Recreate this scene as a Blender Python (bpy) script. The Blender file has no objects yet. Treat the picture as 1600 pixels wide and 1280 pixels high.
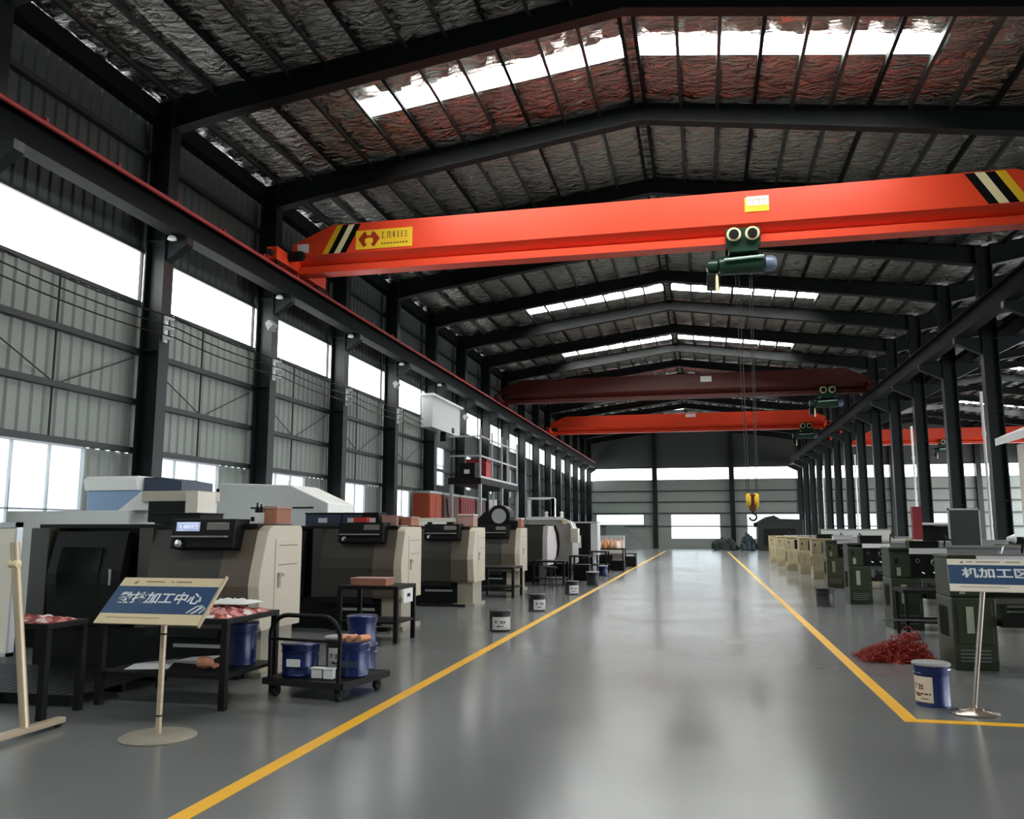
import bpy, bmesh, math, random
from mathutils import Vector, Matrix
random.seed(7)
S = bpy.context.scene
COL = S.collection
D = bpy.data
PI = math.pi
# ------------------------------------------------------------------ materials
def lin(h):
    h = h.lstrip('#')
    v = [int(h[i:i+2], 16) / 255 for i in (0, 2, 4)]
    return tuple((c / 12.92 if c <= .04045 else ((c + .055) / 1.055) ** 2.4) for c in v) + (1,)
MATS = {}
def mat(name, col, rough=.5, metal=0., var=.12, scale=3., bump=0., bscale=40., coat=0., spec=.5):
    """painted / metal surface with a little tone and gloss variation"""
    if name in MATS: return MATS[name]
    m = D.materials.new(name); m.use_nodes = True
    nt = m.node_tree; b = nt.nodes['Principled BSDF']
    c = lin(col) if isinstance(col, str) else col
    tc = nt.nodes.new('ShaderNodeTexCoord')
    n = nt.nodes.new('ShaderNodeTexNoise'); n.inputs['Scale'].default_value = scale; n.inputs['Detail'].default_value = 5
    nt.links.new(tc.outputs['Object'], n.inputs['Vector'])
    mx = nt.nodes.new('ShaderNodeMix'); mx.data_type = 'RGBA'
    mx.inputs[6].default_value = tuple(x * (1 - var) for x in c[:3]) + (1,)
    mx.inputs[7].default_value = tuple(min(1, x * (1 + var)) for x in c[:3]) + (1,)
    nt.links.new(n.outputs['Fac'], mx.inputs[0])
    nt.links.new(mx.outputs[2], b.inputs['Base Color'])
    r = nt.nodes.new('ShaderNodeMapRange'); r.inputs[3].default_value = max(.02, rough - .08); r.inputs[4].default_value = min(1, rough + .08)
    nt.links.new(n.outputs['Fac'], r.inputs[0]); nt.links.new(r.outputs[0], b.inputs['Roughness'])
    b.inputs['Metallic'].default_value = metal
    b.inputs['Specular IOR Level'].default_value = spec
    b.inputs['Coat Weight'].default_value = coat
    if bump:
        n2 = nt.nodes.new('ShaderNodeTexNoise'); n2.inputs['Scale'].default_value = bscale; n2.inputs['Detail'].default_value = 4
        nt.links.new(tc.outputs['Object'], n2.inputs['Vector'])
        bp = nt.nodes.new('ShaderNodeBump'); bp.inputs['Strength'].default_value = bump; bp.inputs['Distance'].default_value = .02
        nt.links.new(n2.outputs['Fac'], bp.inputs['Height']); nt.links.new(bp.outputs[0], b.inputs['Normal'])
    MATS[name] = m
    return m
def glow(name, col, strength):
    m = D.materials.new(name); m.use_nodes = True
    b = m.node_tree.nodes['Principled BSDF']
    b.inputs['Base Color'].default_value = lin('#e8ecec'); b.inputs['Roughness'].default_value = .4
    b.inputs['Emission Color'].default_value = lin(col); b.inputs['Emission Strength'].default_value = strength
    MATS[name] = m
    return m
# ------------------------------------------------------------------ mesh builder
class MB:
    def __init__(s): s.v = []; s.f = []; s.mi = []; s.cur = 0
    def add(s, vs, fs):
        o = len(s.v); s.v += [tuple(p) for p in vs]
        for f in fs: s.f.append(tuple(o + i for i in f)); s.mi.append(s.cur)
        return s
    def m(s, i): s.cur = i; return s
    def box(s, x0, x1, y0, y1, z0, z1):
        if x0 > x1: x0, x1 = x1, x0
        if y0 > y1: y0, y1 = y1, y0
        if z0 > z1: z0, z1 = z1, z0
        return s.add([(x, y, z) for z in (z0, z1) for y in (y0, y1) for x in (x0, x1)],
                     [(0, 2, 3, 1), (4, 5, 7, 6), (0, 1, 5, 4), (2, 6, 7, 3), (0, 4, 6, 2), (1, 3, 7, 5)])
    def prism(s, pts, ax, a0, a1):
        """pts: 2-D outline in the two other axes (order x,y,z without ax)"""
        def P(u, w, a): return {'x': (a, u, w), 'y': (u, a, w), 'z': (u, w, a)}[ax]
        n = len(pts)
        return s.add([P(u, w, a0) for u, w in pts] + [P(u, w, a1) for u, w in pts],
                     [tuple(range(n))[::-1], tuple(range(n, 2 * n))] + [(i, (i + 1) % n, n + (i + 1) % n, n + i) for i in range(n)])
    def cyl(s, p0, p1, r0, r1=None, n=14):
        r1 = r0 if r1 is None else r1
        p0, p1 = Vector(p0), Vector(p1); d = (p1 - p0).normalized()
        a = d.orthogonal().normalized(); b = d.cross(a)
        R = [(math.cos(2 * PI * i / n), math.sin(2 * PI * i / n)) for i in range(n)]
        return s.add([p0 + (a * c + b * q) * r0 for c, q in R] + [p1 + (a * c + b * q) * r1 for c, q in R],
                     [tuple(range(n))[::-1], tuple(range(n, 2 * n))] + [(i, (i + 1) % n, n + (i + 1) % n, n + i) for i in range(n)])
    def lathe(s, prof, c=(0, 0, 0), n=24, ax='z'):
        vs = []; fs = []
        def P(r, h, t):
            u, w = r * math.cos(t), r * math.sin(t)
            p = {'z': (u, w, h), 'y': (u, h, w), 'x': (h, u, w)}[ax]
            return (p[0] + c[0], p[1] + c[1], p[2] + c[2])
        k = len(prof)
        for r, h in prof:
            for i in range(n): vs.append(P(r, h, 2 * PI * i / n))
        for j in range(k - 1):
            for i in range(n):
                q = (i + 1) % n
                fs.append((j * n + i, j * n + q, (j + 1) * n + q, (j + 1) * n + i))
        fs.append(tuple(range(n))[::-1]); fs.append(tuple(range((k - 1) * n, k * n)))
        return s.add(vs, fs)
    def tube(s, pts, r, n=10, closed=False):
        pts = [Vector(p) for p in pts]; k = len(pts); vs = []; fs = []
        prev = None
        for i, p in enumerate(pts):
            t = (pts[(i + 1) % k] - pts[i - 1]) if (closed or 0 < i < k - 1) else (pts[1] - pts[0] if i == 0 else pts[-1] - pts[-2])
            t.normalize()
            a = t.orthogonal().normalized() if prev is None else (prev - t * prev.dot(t)).normalized()
            prev = a; b = t.cross(a)
            for j in range(n):
                vs.append(p + (a * math.cos(2 * PI * j / n) + b * math.sin(2 * PI * j / n)) * r)
        for i in range(k if closed else k - 1):
            for j in range(n):
                q = (j + 1) % n; i2 = (i + 1) % k
                fs.append((i * n + j, i * n + q, i2 * n + q, i2 * n + j))
        if not closed: fs.append(tuple(range(n))[::-1]); fs.append(tuple(range((k - 1) * n, k * n)))
        return s.add(vs, fs)
    def build(s, name, m, parent=None, smooth=False, bevel=0., loc=None, rot=None):
        me = D.meshes.new(name); me.from_pydata(s.v, [], s.f)
        bm = bmesh.new(); bm.from_mesh(me); bmesh.ops.recalc_face_normals(bm, faces=bm.faces); bm.to_mesh(me); bm.free()
        ms = m if isinstance(m, (list, tuple)) else [m]
        for q in ms: me.materials.append(q)
        if len(ms) > 1:
            for p, i in zip(me.polygons, s.mi): p.material_index = i
        o = D.objects.new(name, me); COL.objects.link(o)
        if smooth:
            for p in me.polygons: p.use_smooth = True
            me.set_sharp_from_angle(angle=math.radians(40))
        if bevel:
            b = o.modifiers.new('edge', 'BEVEL'); b.width = bevel; b.segments = 2; b.limit_method = 'ANGLE'
        if parent: o.parent = parent
        if loc: o.location = loc
        if rot: o.rotation_euler = rot
        return o
def thing(name, label, cat, loc=(0, 0, 0), rz=0., group=None):
    o = D.objects.new(name, None); COL.objects.link(o); o.empty_display_size = .1
    o.location = loc; o.rotation_euler = (0, 0, rz)
    return tag(o, label, cat, group)
def tag(o, label, cat, group=None, kind=None):
    o['label'] = label; o['category'] = cat
    if group: o['group'] = group
    if kind: o['kind'] = kind
    return o
def struct(o): o['kind'] = 'structure'; return o
def kids(o): return [c for c in D.objects if c.parent == o]
CH = {}
def dup(o, loc=None, rz=None, label=None, group=None, parent=None, tree=None):
    if tree is None:
        tree = {}
        for c in D.objects:
            if c.parent: tree.setdefault(c.parent.name, []).append(c)
    r = o.copy(); COL.objects.link(r)
    if parent: r.parent = parent
    for c in tree.get(o.name, []): dup(c, parent=r, tree=tree)
    if loc is not None: r.location = loc
    if rz is not None: r.rotation_euler = (0, 0, rz)
    if label: r['label'] = label
    if group: r['group'] = group
    return r
def text_mesh(name, body, size, m, parent, loc, rot, ext=.002, bold=0., sx=1., align='CENTER', shear=0.):
    cu = D.curves.new(name, 'FONT'); cu.body = body; cu.size = size; cu.align_x = align; cu.align_y = 'CENTER'
    cu.extrude = ext; cu.offset = bold; cu.shear = shear
    t = D.objects.new('tmp_text', cu); COL.objects.link(t)
    dg = bpy.context.evaluated_depsgraph_get(); dg.update()
    me = D.meshes.new_from_object(t.evaluated_get(dg))
    D.objects.remove(t); D.curves.remove(cu)
    me.materials.clear(); me.materials.append(m)
    o = D.objects.new(name, me); COL.objects.link(o); o.parent = parent
    o.location = loc; o.rotation_euler = rot; o.scale = (sx, 1, 1)
    return o
# ------------------------------------------------------------------ palette
M_COLUMN = mat('column_paint', '#141b1c', .4, var=.1, spec=.4)
M_STEEL = mat('dark_structural_steel', '#0d1111', .8, var=.1, spec=.2)
M_RAFTER = mat('rafter_paint', '#101516', .55, spec=.3)
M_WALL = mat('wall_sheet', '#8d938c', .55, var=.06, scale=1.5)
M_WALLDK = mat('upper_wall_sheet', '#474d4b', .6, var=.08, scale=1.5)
M_GIRT = mat('girt_steel', '#2a302f', .5)
M_WHITE = mat('white_enamel', '#f3f4f0', .35, var=.03)
M_FRAME = mat('window_aluminium', '#b9bdbf', .35, .3)
M_BEIGE = mat('beige_machine_paint', '#cdc3ae', .42, var=.05)
M_BEIGE2 = mat('warm_beige_machine_paint', '#b8aa84', .45, var=.06)
M_FRONT = mat('machine_front_paint', '#3d3c35', .45, var=.08)
M_BEIGE_SHADE = mat('shaded_beige_paint', '#5f5548', .45, var=.06)  # beige of the end panels with shade put into the colour
M_DARK = mat('dark_machine_metal', '#10110f', .55, var=.15, spec=.25)
M_BLACK = mat('black_plastic', '#080909', .45, var=.1, spec=.25)
M_RUBBER = mat('black_rubber', '#101010', .75)
M_GREEN = mat('green_machine_paint', '#2c3524', .42, var=.1)
M_GREEN2 = mat('olive_machine_paint', '#55563f', .42, var=.1)
M_BED = mat('ground_steel', '#9a9a95', .3, .85, var=.1)
M_CHROME = mat('chrome', '#d8d8d6', .15, 1., var=.04)
M_STAINLESS = mat('brushed_stainless', '#b7ada0', .28, .9, var=.05)
M_TAN = mat('champagne_metal', '#c3b196', .35, .35, var=.05)
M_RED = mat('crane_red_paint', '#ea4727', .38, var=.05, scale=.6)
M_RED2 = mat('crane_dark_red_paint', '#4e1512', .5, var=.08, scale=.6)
M_YELLOW = mat('signal_yellow', '#f2c32c', .4, var=.04)
M_LINE = mat('floor_line_yellow', '#ffba0a', .4, var=.1, scale=5)
M_CREAM = mat('cream_stripe', '#efe2b2', .45, var=.04)
M_HOIST = mat('hoist_green_paint', '#153828', .35, var=.12)
M_BLUE = mat('blue_pail_tin', '#15265a', .28, .1, var=.06)
M_NAVY = mat('sign_navy', '#27496e', .4, var=.04)
M_SIGN = mat('sign_cream', '#d9c9a3', .45, var=.04)
M_SIGNW = mat('sign_off_white', '#e6dfd0', .45, var=.04)
M_TEXT = mat('sign_white_lettering', '#e4e6e6', .5, var=.03)
M_PAPER = mat('white_paper', '#dfe0de', .7, var=.04)
M_COPPER = mat('orange_tan_metal', '#d2946a', .4, .3, var=.2, scale=12)
M_CARD = mat('reddish_cardboard', '#a36b55', .7, var=.12)
M_PINK = mat('pinkish_cardboard', '#b08a80', .7, var=.12)
M_SCREEN = glow('screen_blue', '#2f55c8', .14)
M_SCREENTXT = glow('screen_white_text', '#c8d6ff', .22)
M_SWARF = mat('red_swarf', '#a03228', .4, .45, var=.5, scale=30)
M_ORANGE = mat('orange_steel_panel', '#b04a28', .55, var=.15)
M_REDPANEL = mat('red_steel_panel', '#9c2f38', .55, var=.15)
M_BROWNPANEL = mat('brown_steel_panel', '#6a4c44', .6, var=.15)
M_SIGNWHITE = mat('machine_white', '#eef0ea', .4, var=.03)
M_LTBLUE = mat('light_blue_enamel', '#8fa9c9', .4, var=.04)
M_DKBLUE = mat('dark_blue_enamel', '#2e3c52', .4, var=.06)
M_ROPE = mat('steel_rope', '#3a3a38', .5, .6)
M_GREYLID = mat('grey_lid', '#9a9c9b', .45, var=.05)
M_OUT = mat('concrete_yard', '#b9b8b2', .8, var=.1)

def checked(name, c1, c2, c3, scale):
    m = D.materials.new(name); m.use_nodes = True; nt = m.node_tree; b = nt.nodes['Principled BSDF']
    tc = nt.nodes.new('ShaderNodeTexCoord')
    ck = nt.nodes.new('ShaderNodeTexChecker'); ck.inputs['Scale'].default_value = scale
    ck.inputs['Color1'].default_value = lin(c1); ck.inputs['Color2'].default_value = lin(c2)
    n = nt.nodes.new('ShaderNodeTexNoise'); n.inputs['Scale'].default_value = scale * .8
    mx = nt.nodes.new('ShaderNodeMix'); mx.data_type = 'RGBA'; mx.inputs[7].default_value = lin(c3)
    st = nt.nodes.new('ShaderNodeMath'); st.operation = 'GREATER_THAN'; st.inputs[1].default_value = .58
    nt.links.new(tc.outputs['Object'], ck.inputs['Vector']); nt.links.new(tc.outputs['Object'], n.inputs['Vector'])
    nt.links.new(n.outputs['Fac'], st.inputs[0]); nt.links.new(st.outputs[0], mx.inputs[0])
    nt.links.new(ck.outputs['Color'], mx.inputs[6]); nt.links.new(mx.outputs[2], b.inputs['Base Color'])
    b.inputs['Roughness'].default_value = .6
    return m
M_CHECK = checked('red_checked_cloth', '#8e2626', '#c9837a', '#e4d8d2', 9.)

def floor_material():
    m = D.materials.new('grey_epoxy_floor'); m.use_nodes = True; nt = m.node_tree; b = nt.nodes['Principled BSDF']
    tc = nt.nodes.new('ShaderNodeTexCoord')
    n = nt.nodes.new('ShaderNodeTexNoise'); n.inputs['Scale'].default_value = .35; n.inputs['Detail'].default_value = 6
    nt.links.new(tc.outputs['Object'], n.inputs['Vector'])
    cr = nt.nodes.new('ShaderNodeValToRGB')
    cr.color_ramp.elements[0].position = .3; cr.color_ramp.elements[0].color = lin('#6f7272')
    cr.color_ramp.elements[1].position = .75; cr.color_ramp.elements[1].color = lin('#7a7c7b')
    nt.links.new(n.outputs['Fac'], cr.inputs[0]); nt.links.new(cr.outputs[0], b.inputs['Base Color'])
    n3 = nt.nodes.new('ShaderNodeTexNoise'); n3.inputs['Scale'].default_value = .6; n3.inputs['Detail'].default_value = 4
    nt.links.new(tc.outputs['Object'], n3.inputs['Vector'])
    r = nt.nodes.new('ShaderNodeMapRange'); r.inputs[1].default_value = .3; r.inputs[2].default_value = .7
    r.inputs[3].default_value = .17; r.inputs[4].default_value = .23
    nt.links.new(n3.outputs['Fac'], r.inputs[0]); nt.links.new(r.outputs[0], b.inputs['Roughness'])
    n2 = nt.nodes.new('ShaderNodeTexNoise'); n2.inputs['Scale'].default_value = .9; n2.inputs['Detail'].default_value = 2
    nt.links.new(tc.outputs['Object'], n2.inputs['Vector'])
    bp = nt.nodes.new('ShaderNodeBump'); bp.inputs['Strength'].default_value = .25; bp.inputs['Distance'].default_value = .012
    nt.links.new(n2.outputs['Fac'], bp.inputs['Height']); nt.links.new(bp.outputs[0], b.inputs['Normal'])
    b.inputs['Specular IOR Level'].default_value = .2
    return m
def foil_material():
    m = D.materials.new('crinkled_foil_insulation'); m.use_nodes = True; nt = m.node_tree; b = nt.nodes['Principled BSDF']
    b.inputs['Metallic'].default_value = 1.; b.inputs['Roughness'].default_value = .26
    tc = nt.nodes.new('ShaderNodeTexCoord')
    mp = nt.nodes.new('ShaderNodeMapping'); mp.inputs['Scale'].default_value = (1., 2.2, 1.)
    nt.links.new(tc.outputs['Object'], mp.inputs['Vector'])
    n = nt.nodes.new('ShaderNodeTexNoise'); n.inputs['Scale'].default_value = 2.3; n.inputs['Detail'].default_value = 6; n.inputs['Distortion'].default_value = 1.2
    nt.links.new(mp.outputs[0], n.inputs['Vector'])
    bp = nt.nodes.new('ShaderNodeBump'); bp.inputs['Strength'].default_value = 1.; bp.inputs['Distance'].default_value = .15
    nt.links.new(n.outputs['Fac'], bp.inputs['Height']); nt.links.new(bp.outputs[0], b.inputs['Normal'])
    n2 = nt.nodes.new('ShaderNodeTexNoise'); n2.inputs['Scale'].default_value = .8
    nt.links.new(tc.outputs['Object'], n2.inputs['Vector'])
    cr = nt.nodes.new('ShaderNodeValToRGB')
    cr.color_ramp.elements[0].color = lin('#9a9994'); cr.color_ramp.elements[1].color = lin('#d0cdc6')
    nt.links.new(n2.outputs['Fac'], cr.inputs[0]); nt.links.new(cr.outputs[0], b.inputs['Base Color'])
    return m
M_FLOOR = floor_material(); M_FOIL = foil_material()
M_SKYLIGHT = glow('daylight_roof_panel', '#fdfffb', 13.)
M_STRIP = glow('daylight_wall_panel', '#fbfeff', 1.6)
def glass_material():
    m = D.materials.new('window_glass'); m.use_nodes = True; nt = m.node_tree
    for n in list(nt.nodes): nt.nodes.remove(n)
    o = nt.nodes.new('ShaderNodeOutputMaterial'); t = nt.nodes.new('ShaderNodeBsdfTransparent'); g = nt.nodes.new('ShaderNodeBsdfGlossy')
    g.inputs['Roughness'].default_value = .05; t.inputs['Color'].default_value = (.52, .55, .55, 1)
    x = nt.nodes.new('ShaderNodeMixShader'); x.inputs[0].default_value = .06
    nt.links.new(t.outputs[0], x.inputs[1]); nt.links.new(g.outputs[0], x.inputs[2]); nt.links.new(x.outputs[0], o.inputs[0])
    return m
M_GLASS = glass_material()
# ------------------------------------------------------------------ the hall
XL, XR, XC = -10.3, 8.1, -1.1           # wall line, inner column row, ridge
BAY, Y0, YF, YB = 4.15, 13.75, 76.0, -7.0
COLS = [Y0 + BAY * k for k in range(-5, 16)]   # frame lines
ZR, ZE = 11.0, 9.85
HALF = (XR - XL) / 2                      # 9.2
NX = XR + 2 * HALF                        # far side of the adjoining bay
def roofz(x):
    x = x if x <= XR else x - 2 * HALF
    return ZR - (ZR - ZE) * abs(x - XC) / HALF
# floor
f = MB().box(XL - .1, NX + .1, YB - .2, YF + .2, -.2, 0).build('floor', M_FLOOR); struct(f)
# yard outside
f = MB().box(-60, XL - .3, -30, 110, -.35, -.2).build('ground', M_OUT); struct(f)
f = MB().box(XL - .3, 26, YF + .3, 140, -.35, -.2).build('ground', M_OUT); struct(f)
# floor lines
a = MB().prism([(-2.975, -6), (-2.855, -6), (-2.855, 66), (-2.975, 66)], 'z', 0, .003).build('floor_marking_1', M_LINE); struct(a)
a = MB().prism([(1.60, 8.0), (8, 8.0), (8, 8.12), (1.72, 8.12), (1.72, 66), (1.60, 66)], 'z', 0, .003).build('floor_marking_2', M_LINE); struct(a)
# ---- side wall (ribbed sheet, swept along Y)
def ribbed(name, x, y0, y1, z0, z1, m, pitch=.26, d=.035, out=-1):
    mb = MB(); y = y0; pts = []
    while y < y1 - 1e-6:
        for t, h in ((0, 0), (.55, 0), (.68, 1), (.87, 1)):
            yy = y + t * pitch
            if yy < y1: pts.append((yy, h))
        y += pitch
    pts.append((y1, 0))
    vs = []; fs = []
    for yy, h in pts:
        for z in (z0, z1): vs.append((x + out * d * (1 - h), yy, z))
    for i in range(len(pts) - 1): fs.append((2 * i, 2 * i + 1, 2 * i + 3, 2 * i + 2))
    mb.add(vs, fs)
    return mb
wl = MB()
def addrib(y0, y1, z0, z1, mi):
    r = ribbed('', XL, y0, y1, z0, z1, None); wl.m(mi); wl.add(r.v, r.f)
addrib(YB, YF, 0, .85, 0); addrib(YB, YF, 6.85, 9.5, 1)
LOWWIN = []
for c in COLS[:-1]:
    far = c > 29
    w0, w1, zb, zt = (c + .6, c + 2.95, .85, 3.0) if not far else (c + 1.2, c + 2.9, 3.35, 4.95)
    if not far:
        addrib(c, w0, zb, zt, 0); addrib(w1, c + BAY, zb, zt, 0); addrib(c, c + BAY, zt, 5.85, 0)
    else:
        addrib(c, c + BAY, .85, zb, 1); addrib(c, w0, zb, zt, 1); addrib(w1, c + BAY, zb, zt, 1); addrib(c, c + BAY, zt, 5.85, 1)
    LOWWIN.append((w0, w1, zb, zt))
struct(wl.build('wall_left', [M_WALL, M_WALLDK]))
nwin = [0]
def window_x(x, y0, y1, z0, z1, cols, rows):
    nwin[0] += 1; n = 'window_%d' % nwin[0]
    fr = MB(); b = .035
    fr.box(x - .03, x + .03, y0, y1, z0, z0 + b).box(x - .03, x + .03, y0, y1, z1 - b, z1)
    fr.box(x - .03, x + .03, y0, y0 + b, z0, z1).box(x - .03, x + .03, y1 - b, y1, z0, z1)
    for i in range(1, cols): y = y0 + (y1 - y0) * i / cols; fr.box(x - .025, x + .025, y - .015, y + .015, z0, z1)
    for i in range(1, rows): z = z0 + (z1 - z0) * i / rows; fr.box(x - .025, x + .025, y0, y1, z - .015, z + .015)
    e = D.objects.new(n, None); COL.objects.link(e); struct(e)
    fr.build('window_frame', M_FRAME, e); MB().box(x - .004, x + .004, y0 + b, y1 - b, z0 + b, z1 - b).build('window_glass', M_GLASS, e)
def window_y(y, x0, x1, z0, z1, cols, rows):
    nwin[0] += 1; n = 'window_%d' % nwin[0]
    fr = MB(); b = .05
    fr.box(x0, x1, y - .03, y + .03, z0, z0 + b).box(x0, x1, y - .03, y + .03, z1 - b, z1)
    fr.box(x0, x0 + b, y - .03, y + .03, z0, z1).box(x1 - b, x1, y - .03, y + .03, z0, z1)
    for i in range(1, cols): x = x0 + (x1 - x0) * i / cols; fr.box(x - .02, x + .02, y - .025, y + .025, z0, z1)
    for i in range(1, rows): z = z0 + (z1 - z0) * i / rows; fr.box(x0, x1, y - .025, y + .025, z - .02, z + .02)
    e = D.objects.new(n, None); COL.objects.link(e); struct(e)
    fr.build('window_frame', M_FRAME, e); MB().box(x0 + b, x1 - b, y - .004, y + .004, z0 + b, z1 - b).build('window_glass', M_GLASS, e)
for (w0, w1, zb, zt) in LOWWIN: window_x(XL, w0, w1, zb, zt, 3 if zb < 2 else 2, 2)
# high daylight strip along the side wall, one panel per bay
for c in COLS[:-1]:
    nwin[0] += 1
    e = D.objects.new('window_%d' % nwin[0], None); COL.objects.link(e); struct(e)
    MB().box(XL - .06, XL - .03, c + .02, c + BAY - .02, 5.88, 6.83).build('daylight_panel', M_STRIP, e)
    MB().box(XL - .04, XL + .03, c, c + BAY, 5.80, 5.88).box(XL - .04, XL + .03, c, c + BAY, 6.83, 6.9).box(XL - .04, XL + .03, c, c + .02, 5.88, 6.83).box(XL - .04, XL + .03, c + BAY - .02, c + BAY, 5.88, 6.83).build('window_frame', M_GIRT, e)
# girts, sag rods, braces
for z in (3.05, 3.95, 4.9, 7.9, 8.75):
    struct(MB().box(XL + .01, XL + .12, YB, YF, z - .05, z + .05).build('wall_girt_trim', M_GIRT))
for c in COLS[:-1]:
    m_ = c + BAY / 2
    if c < 29:
        struct(MB().box(XL + .03, XL + .06, m_ - .012, m_ + .012, 3.05, 5.8).build('sag_rod_trim', M_GIRT))
        struct(MB().tube([(XL + .1, c + .2, 4.75), (XL + .1, m_, 3.95)], .012, 6).tube([(XL + .1, m_, 3.95), (XL + .1, c + BAY - .2, 4.75)], .012, 6).build('wall_brace_trim', M_GIRT))
struct(MB().box(XL, XL + .25, YB, YF, 9.45, 9.8).build('eave_beam', M_STEEL))
# ---- H columns
def hcol(x, y, z1, m, fl=.3, dp=.42):
    mb = MB()
    mb.box(x - dp / 2, x - dp / 2 + .03, y - fl / 2, y + fl / 2, 0, z1).box(x + dp / 2 - .03, x + dp / 2, y - fl / 2, y + fl / 2, 0, z1)
    mb.box(x - dp / 2 + .03, x + dp / 2 - .03, y - .015, y + .015, 0, z1)
    mb.box(x - dp / 2 - .06, x + dp / 2 + .06, y - fl / 2 - .06, y + fl / 2 + .06, 0, .03)
    for z in (2.4, 4.9, 7.0): mb.box(x - dp / 2 + .03, x + dp / 2 - .03, y - fl / 2 + .02, y + fl / 2 - .02, z - .012, z + .012)
    return mb
for c in COLS:
    mb = hcol(XL + .38, c, 9.75, M_COLUMN)
    mb.prism([(XL + .59, 7.05), (XL + 1.02, 7.05), (XL + 1.02, 6.9), (XL + .59, 6.6)], 'y', c - .1, c + .1)
    struct(mb.build('column', M_COLUMN))
    mb = hcol(XR, c, 9.75, M_COLUMN)
    mb.prism([(XR - .21, 7.05), (XR - .92, 7.05), (XR - .92, 6.9), (XR - .21, 6.55)], 'y', c - .1, c + .1)
    mb.prism([(XR + .21, 7.05), (XR + .92, 7.05), (XR + .92, 6.9), (XR + .21, 6.55)], 'y', c - .1, c + .1)
    struct(mb.build('column', M_COLUMN))
# ---- runway beams with rail
def runway(x):
    return MB().box(x - .16, x + .16, YB, YF - .3, 7.05, 7.08).box(x - .012, x + .012, YB, YF - .3, 7.08, 7.55).box(x - .16, x + .16, YB, YF - .3, 7.55, 7.58).box(x - .04, x + .04, YB, YF - .3, 7.58, 7.66)
RW = [XL + .85, XR - .75, XR + .75, NX - .8]
for x in RW: struct(runway(x).build('runway_beam', M_STEEL))
# ---- portal rafters
def rafter(y):
    mb = MB()
    xa, xb = XL + .17, XR - .03
    lo = [(xa, 9.15), (xa + 1.6, roofz(xa + 1.6) - .62), (XC, ZR - .5), (xb - 1.6, roofz(xb - 1.6) - .62), (xb, 9.15)]
    hi = [(xb, ZE - .1), (XC, ZR - .1), (xa, ZE - .1)]
    # web as quads
    top = [(p[0], roofz(p[0]) - .1) for p in lo]
    for i in range(4):
        mb.prism([lo[i], lo[i + 1], top[i + 1], top[i]], 'y', y - .012, y + .012)
        for A, B, s in ((lo[i], lo[i + 1], 1), (top[i], top[i + 1], -1)):
            mb.prism([A, B, (B[0], B[1] + .03 * s), (A[0], A[1] + .03 * s)], 'y', y - .13, y + .13)
    return mb
for c in COLS[1:]:
    r = rafter(c).build('rafter_beam', M_RAFTER); struct(r)
    if c > 12:
        q = r.copy(); q.location.x = 2 * HALF; COL.objects.link(q)
# ---- purlins
NP = 12; PS = HALF / NP
for sgn in (-1, 1):
    for k in range(NP):
        x = XC + sgn * (k * PS + .12)
        z = roofz(x)
        p = MB().box(-.035, .035, YB, YF, z - .17, z - .155).box(-.035, -.025, YB, YF, z - .17, z + .05).build('purlin_beam', M_GIRT if k % 3 else M_STEEL, loc=(x, 0, 0)); struct(p)
        q = p.copy(); q.location.x = x + 2 * HALF; COL.objects.link(q)
# ridge ladder bracing between the two ridge purlins
rb = MB(); y = YB
while y < YF: rb.box(XC - .12, XC + .12, y, y + .05, ZR - .085, ZR - .07); y += .42
struct(rb.build('ridge_tie_trim', M_FRAME))
# ---- foil roof with daylight panels
SKY = [(-1.75, -.95), (15.3, 16.0), (32.35, 33.2), (41.2, 42.0), (53.4, 54.2), (66.5, 67.3)]
SKX = 5.6
def foil(sgn):
    mb = MB(); vs = []; fs = []
    xs = []
    for k in range(NP):
        for j in range(6): xs.append(k * PS + PS * j / 6)
    xs.append(HALF)
    ys = []; y = YB
    cuts = sorted([s for p in SKY for s in p])
    while y < YF - .01: ys.append(y); y += .33
    ys.append(YF)
    ys = sorted(set([round(v, 3) for v in ys if all(abs(v - c) > .12 for c in cuts)] + cuts))
    rnd = random.Random(3 + sgn)
    ph = [rnd.random() * 6 for _ in range(40)]
    for yi, y in enumerate(ys):
        # distance to nearest rafter: foil is pulled up to it
        for xi, u in enumerate(xs):
            t = (u / PS) % 1.0
            bay = int((y - YB) / BAY); cell = int(u / PS)
            sag = .045 * math.sin(PI * t)
            wr = .018 * math.sin(y * 7.3 + ph[cell % 40] + 3 * math.sin(u * 3 + bay)) * math.sin(PI * t) + .012 * math.sin(y * 13 + u * 9 + ph[(bay + cell) % 40])
            e = 1.
            for c in cuts:
                if abs(y - c) < .01: e = 0.
            x = XC + sgn * u
            vs.append((x, y, roofz(x) - .02 - (sag + wr) * e + .0))
    n = len(xs)
    for i in range(len(ys) - 1):
        ym = (ys[i] + ys[i + 1]) / 2
        insk = any(a < ym < b for a, b in SKY)
        for j in range(n - 1):
            um = (xs[j] + xs[j + 1]) / 2
            if insk and .15 < um < SKX: continue
            fs.append((i * n + j, i * n + j + 1, (i + 1) * n + j + 1, (i + 1) * n + j))
    mb.add(vs, fs)
    return mb
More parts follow.
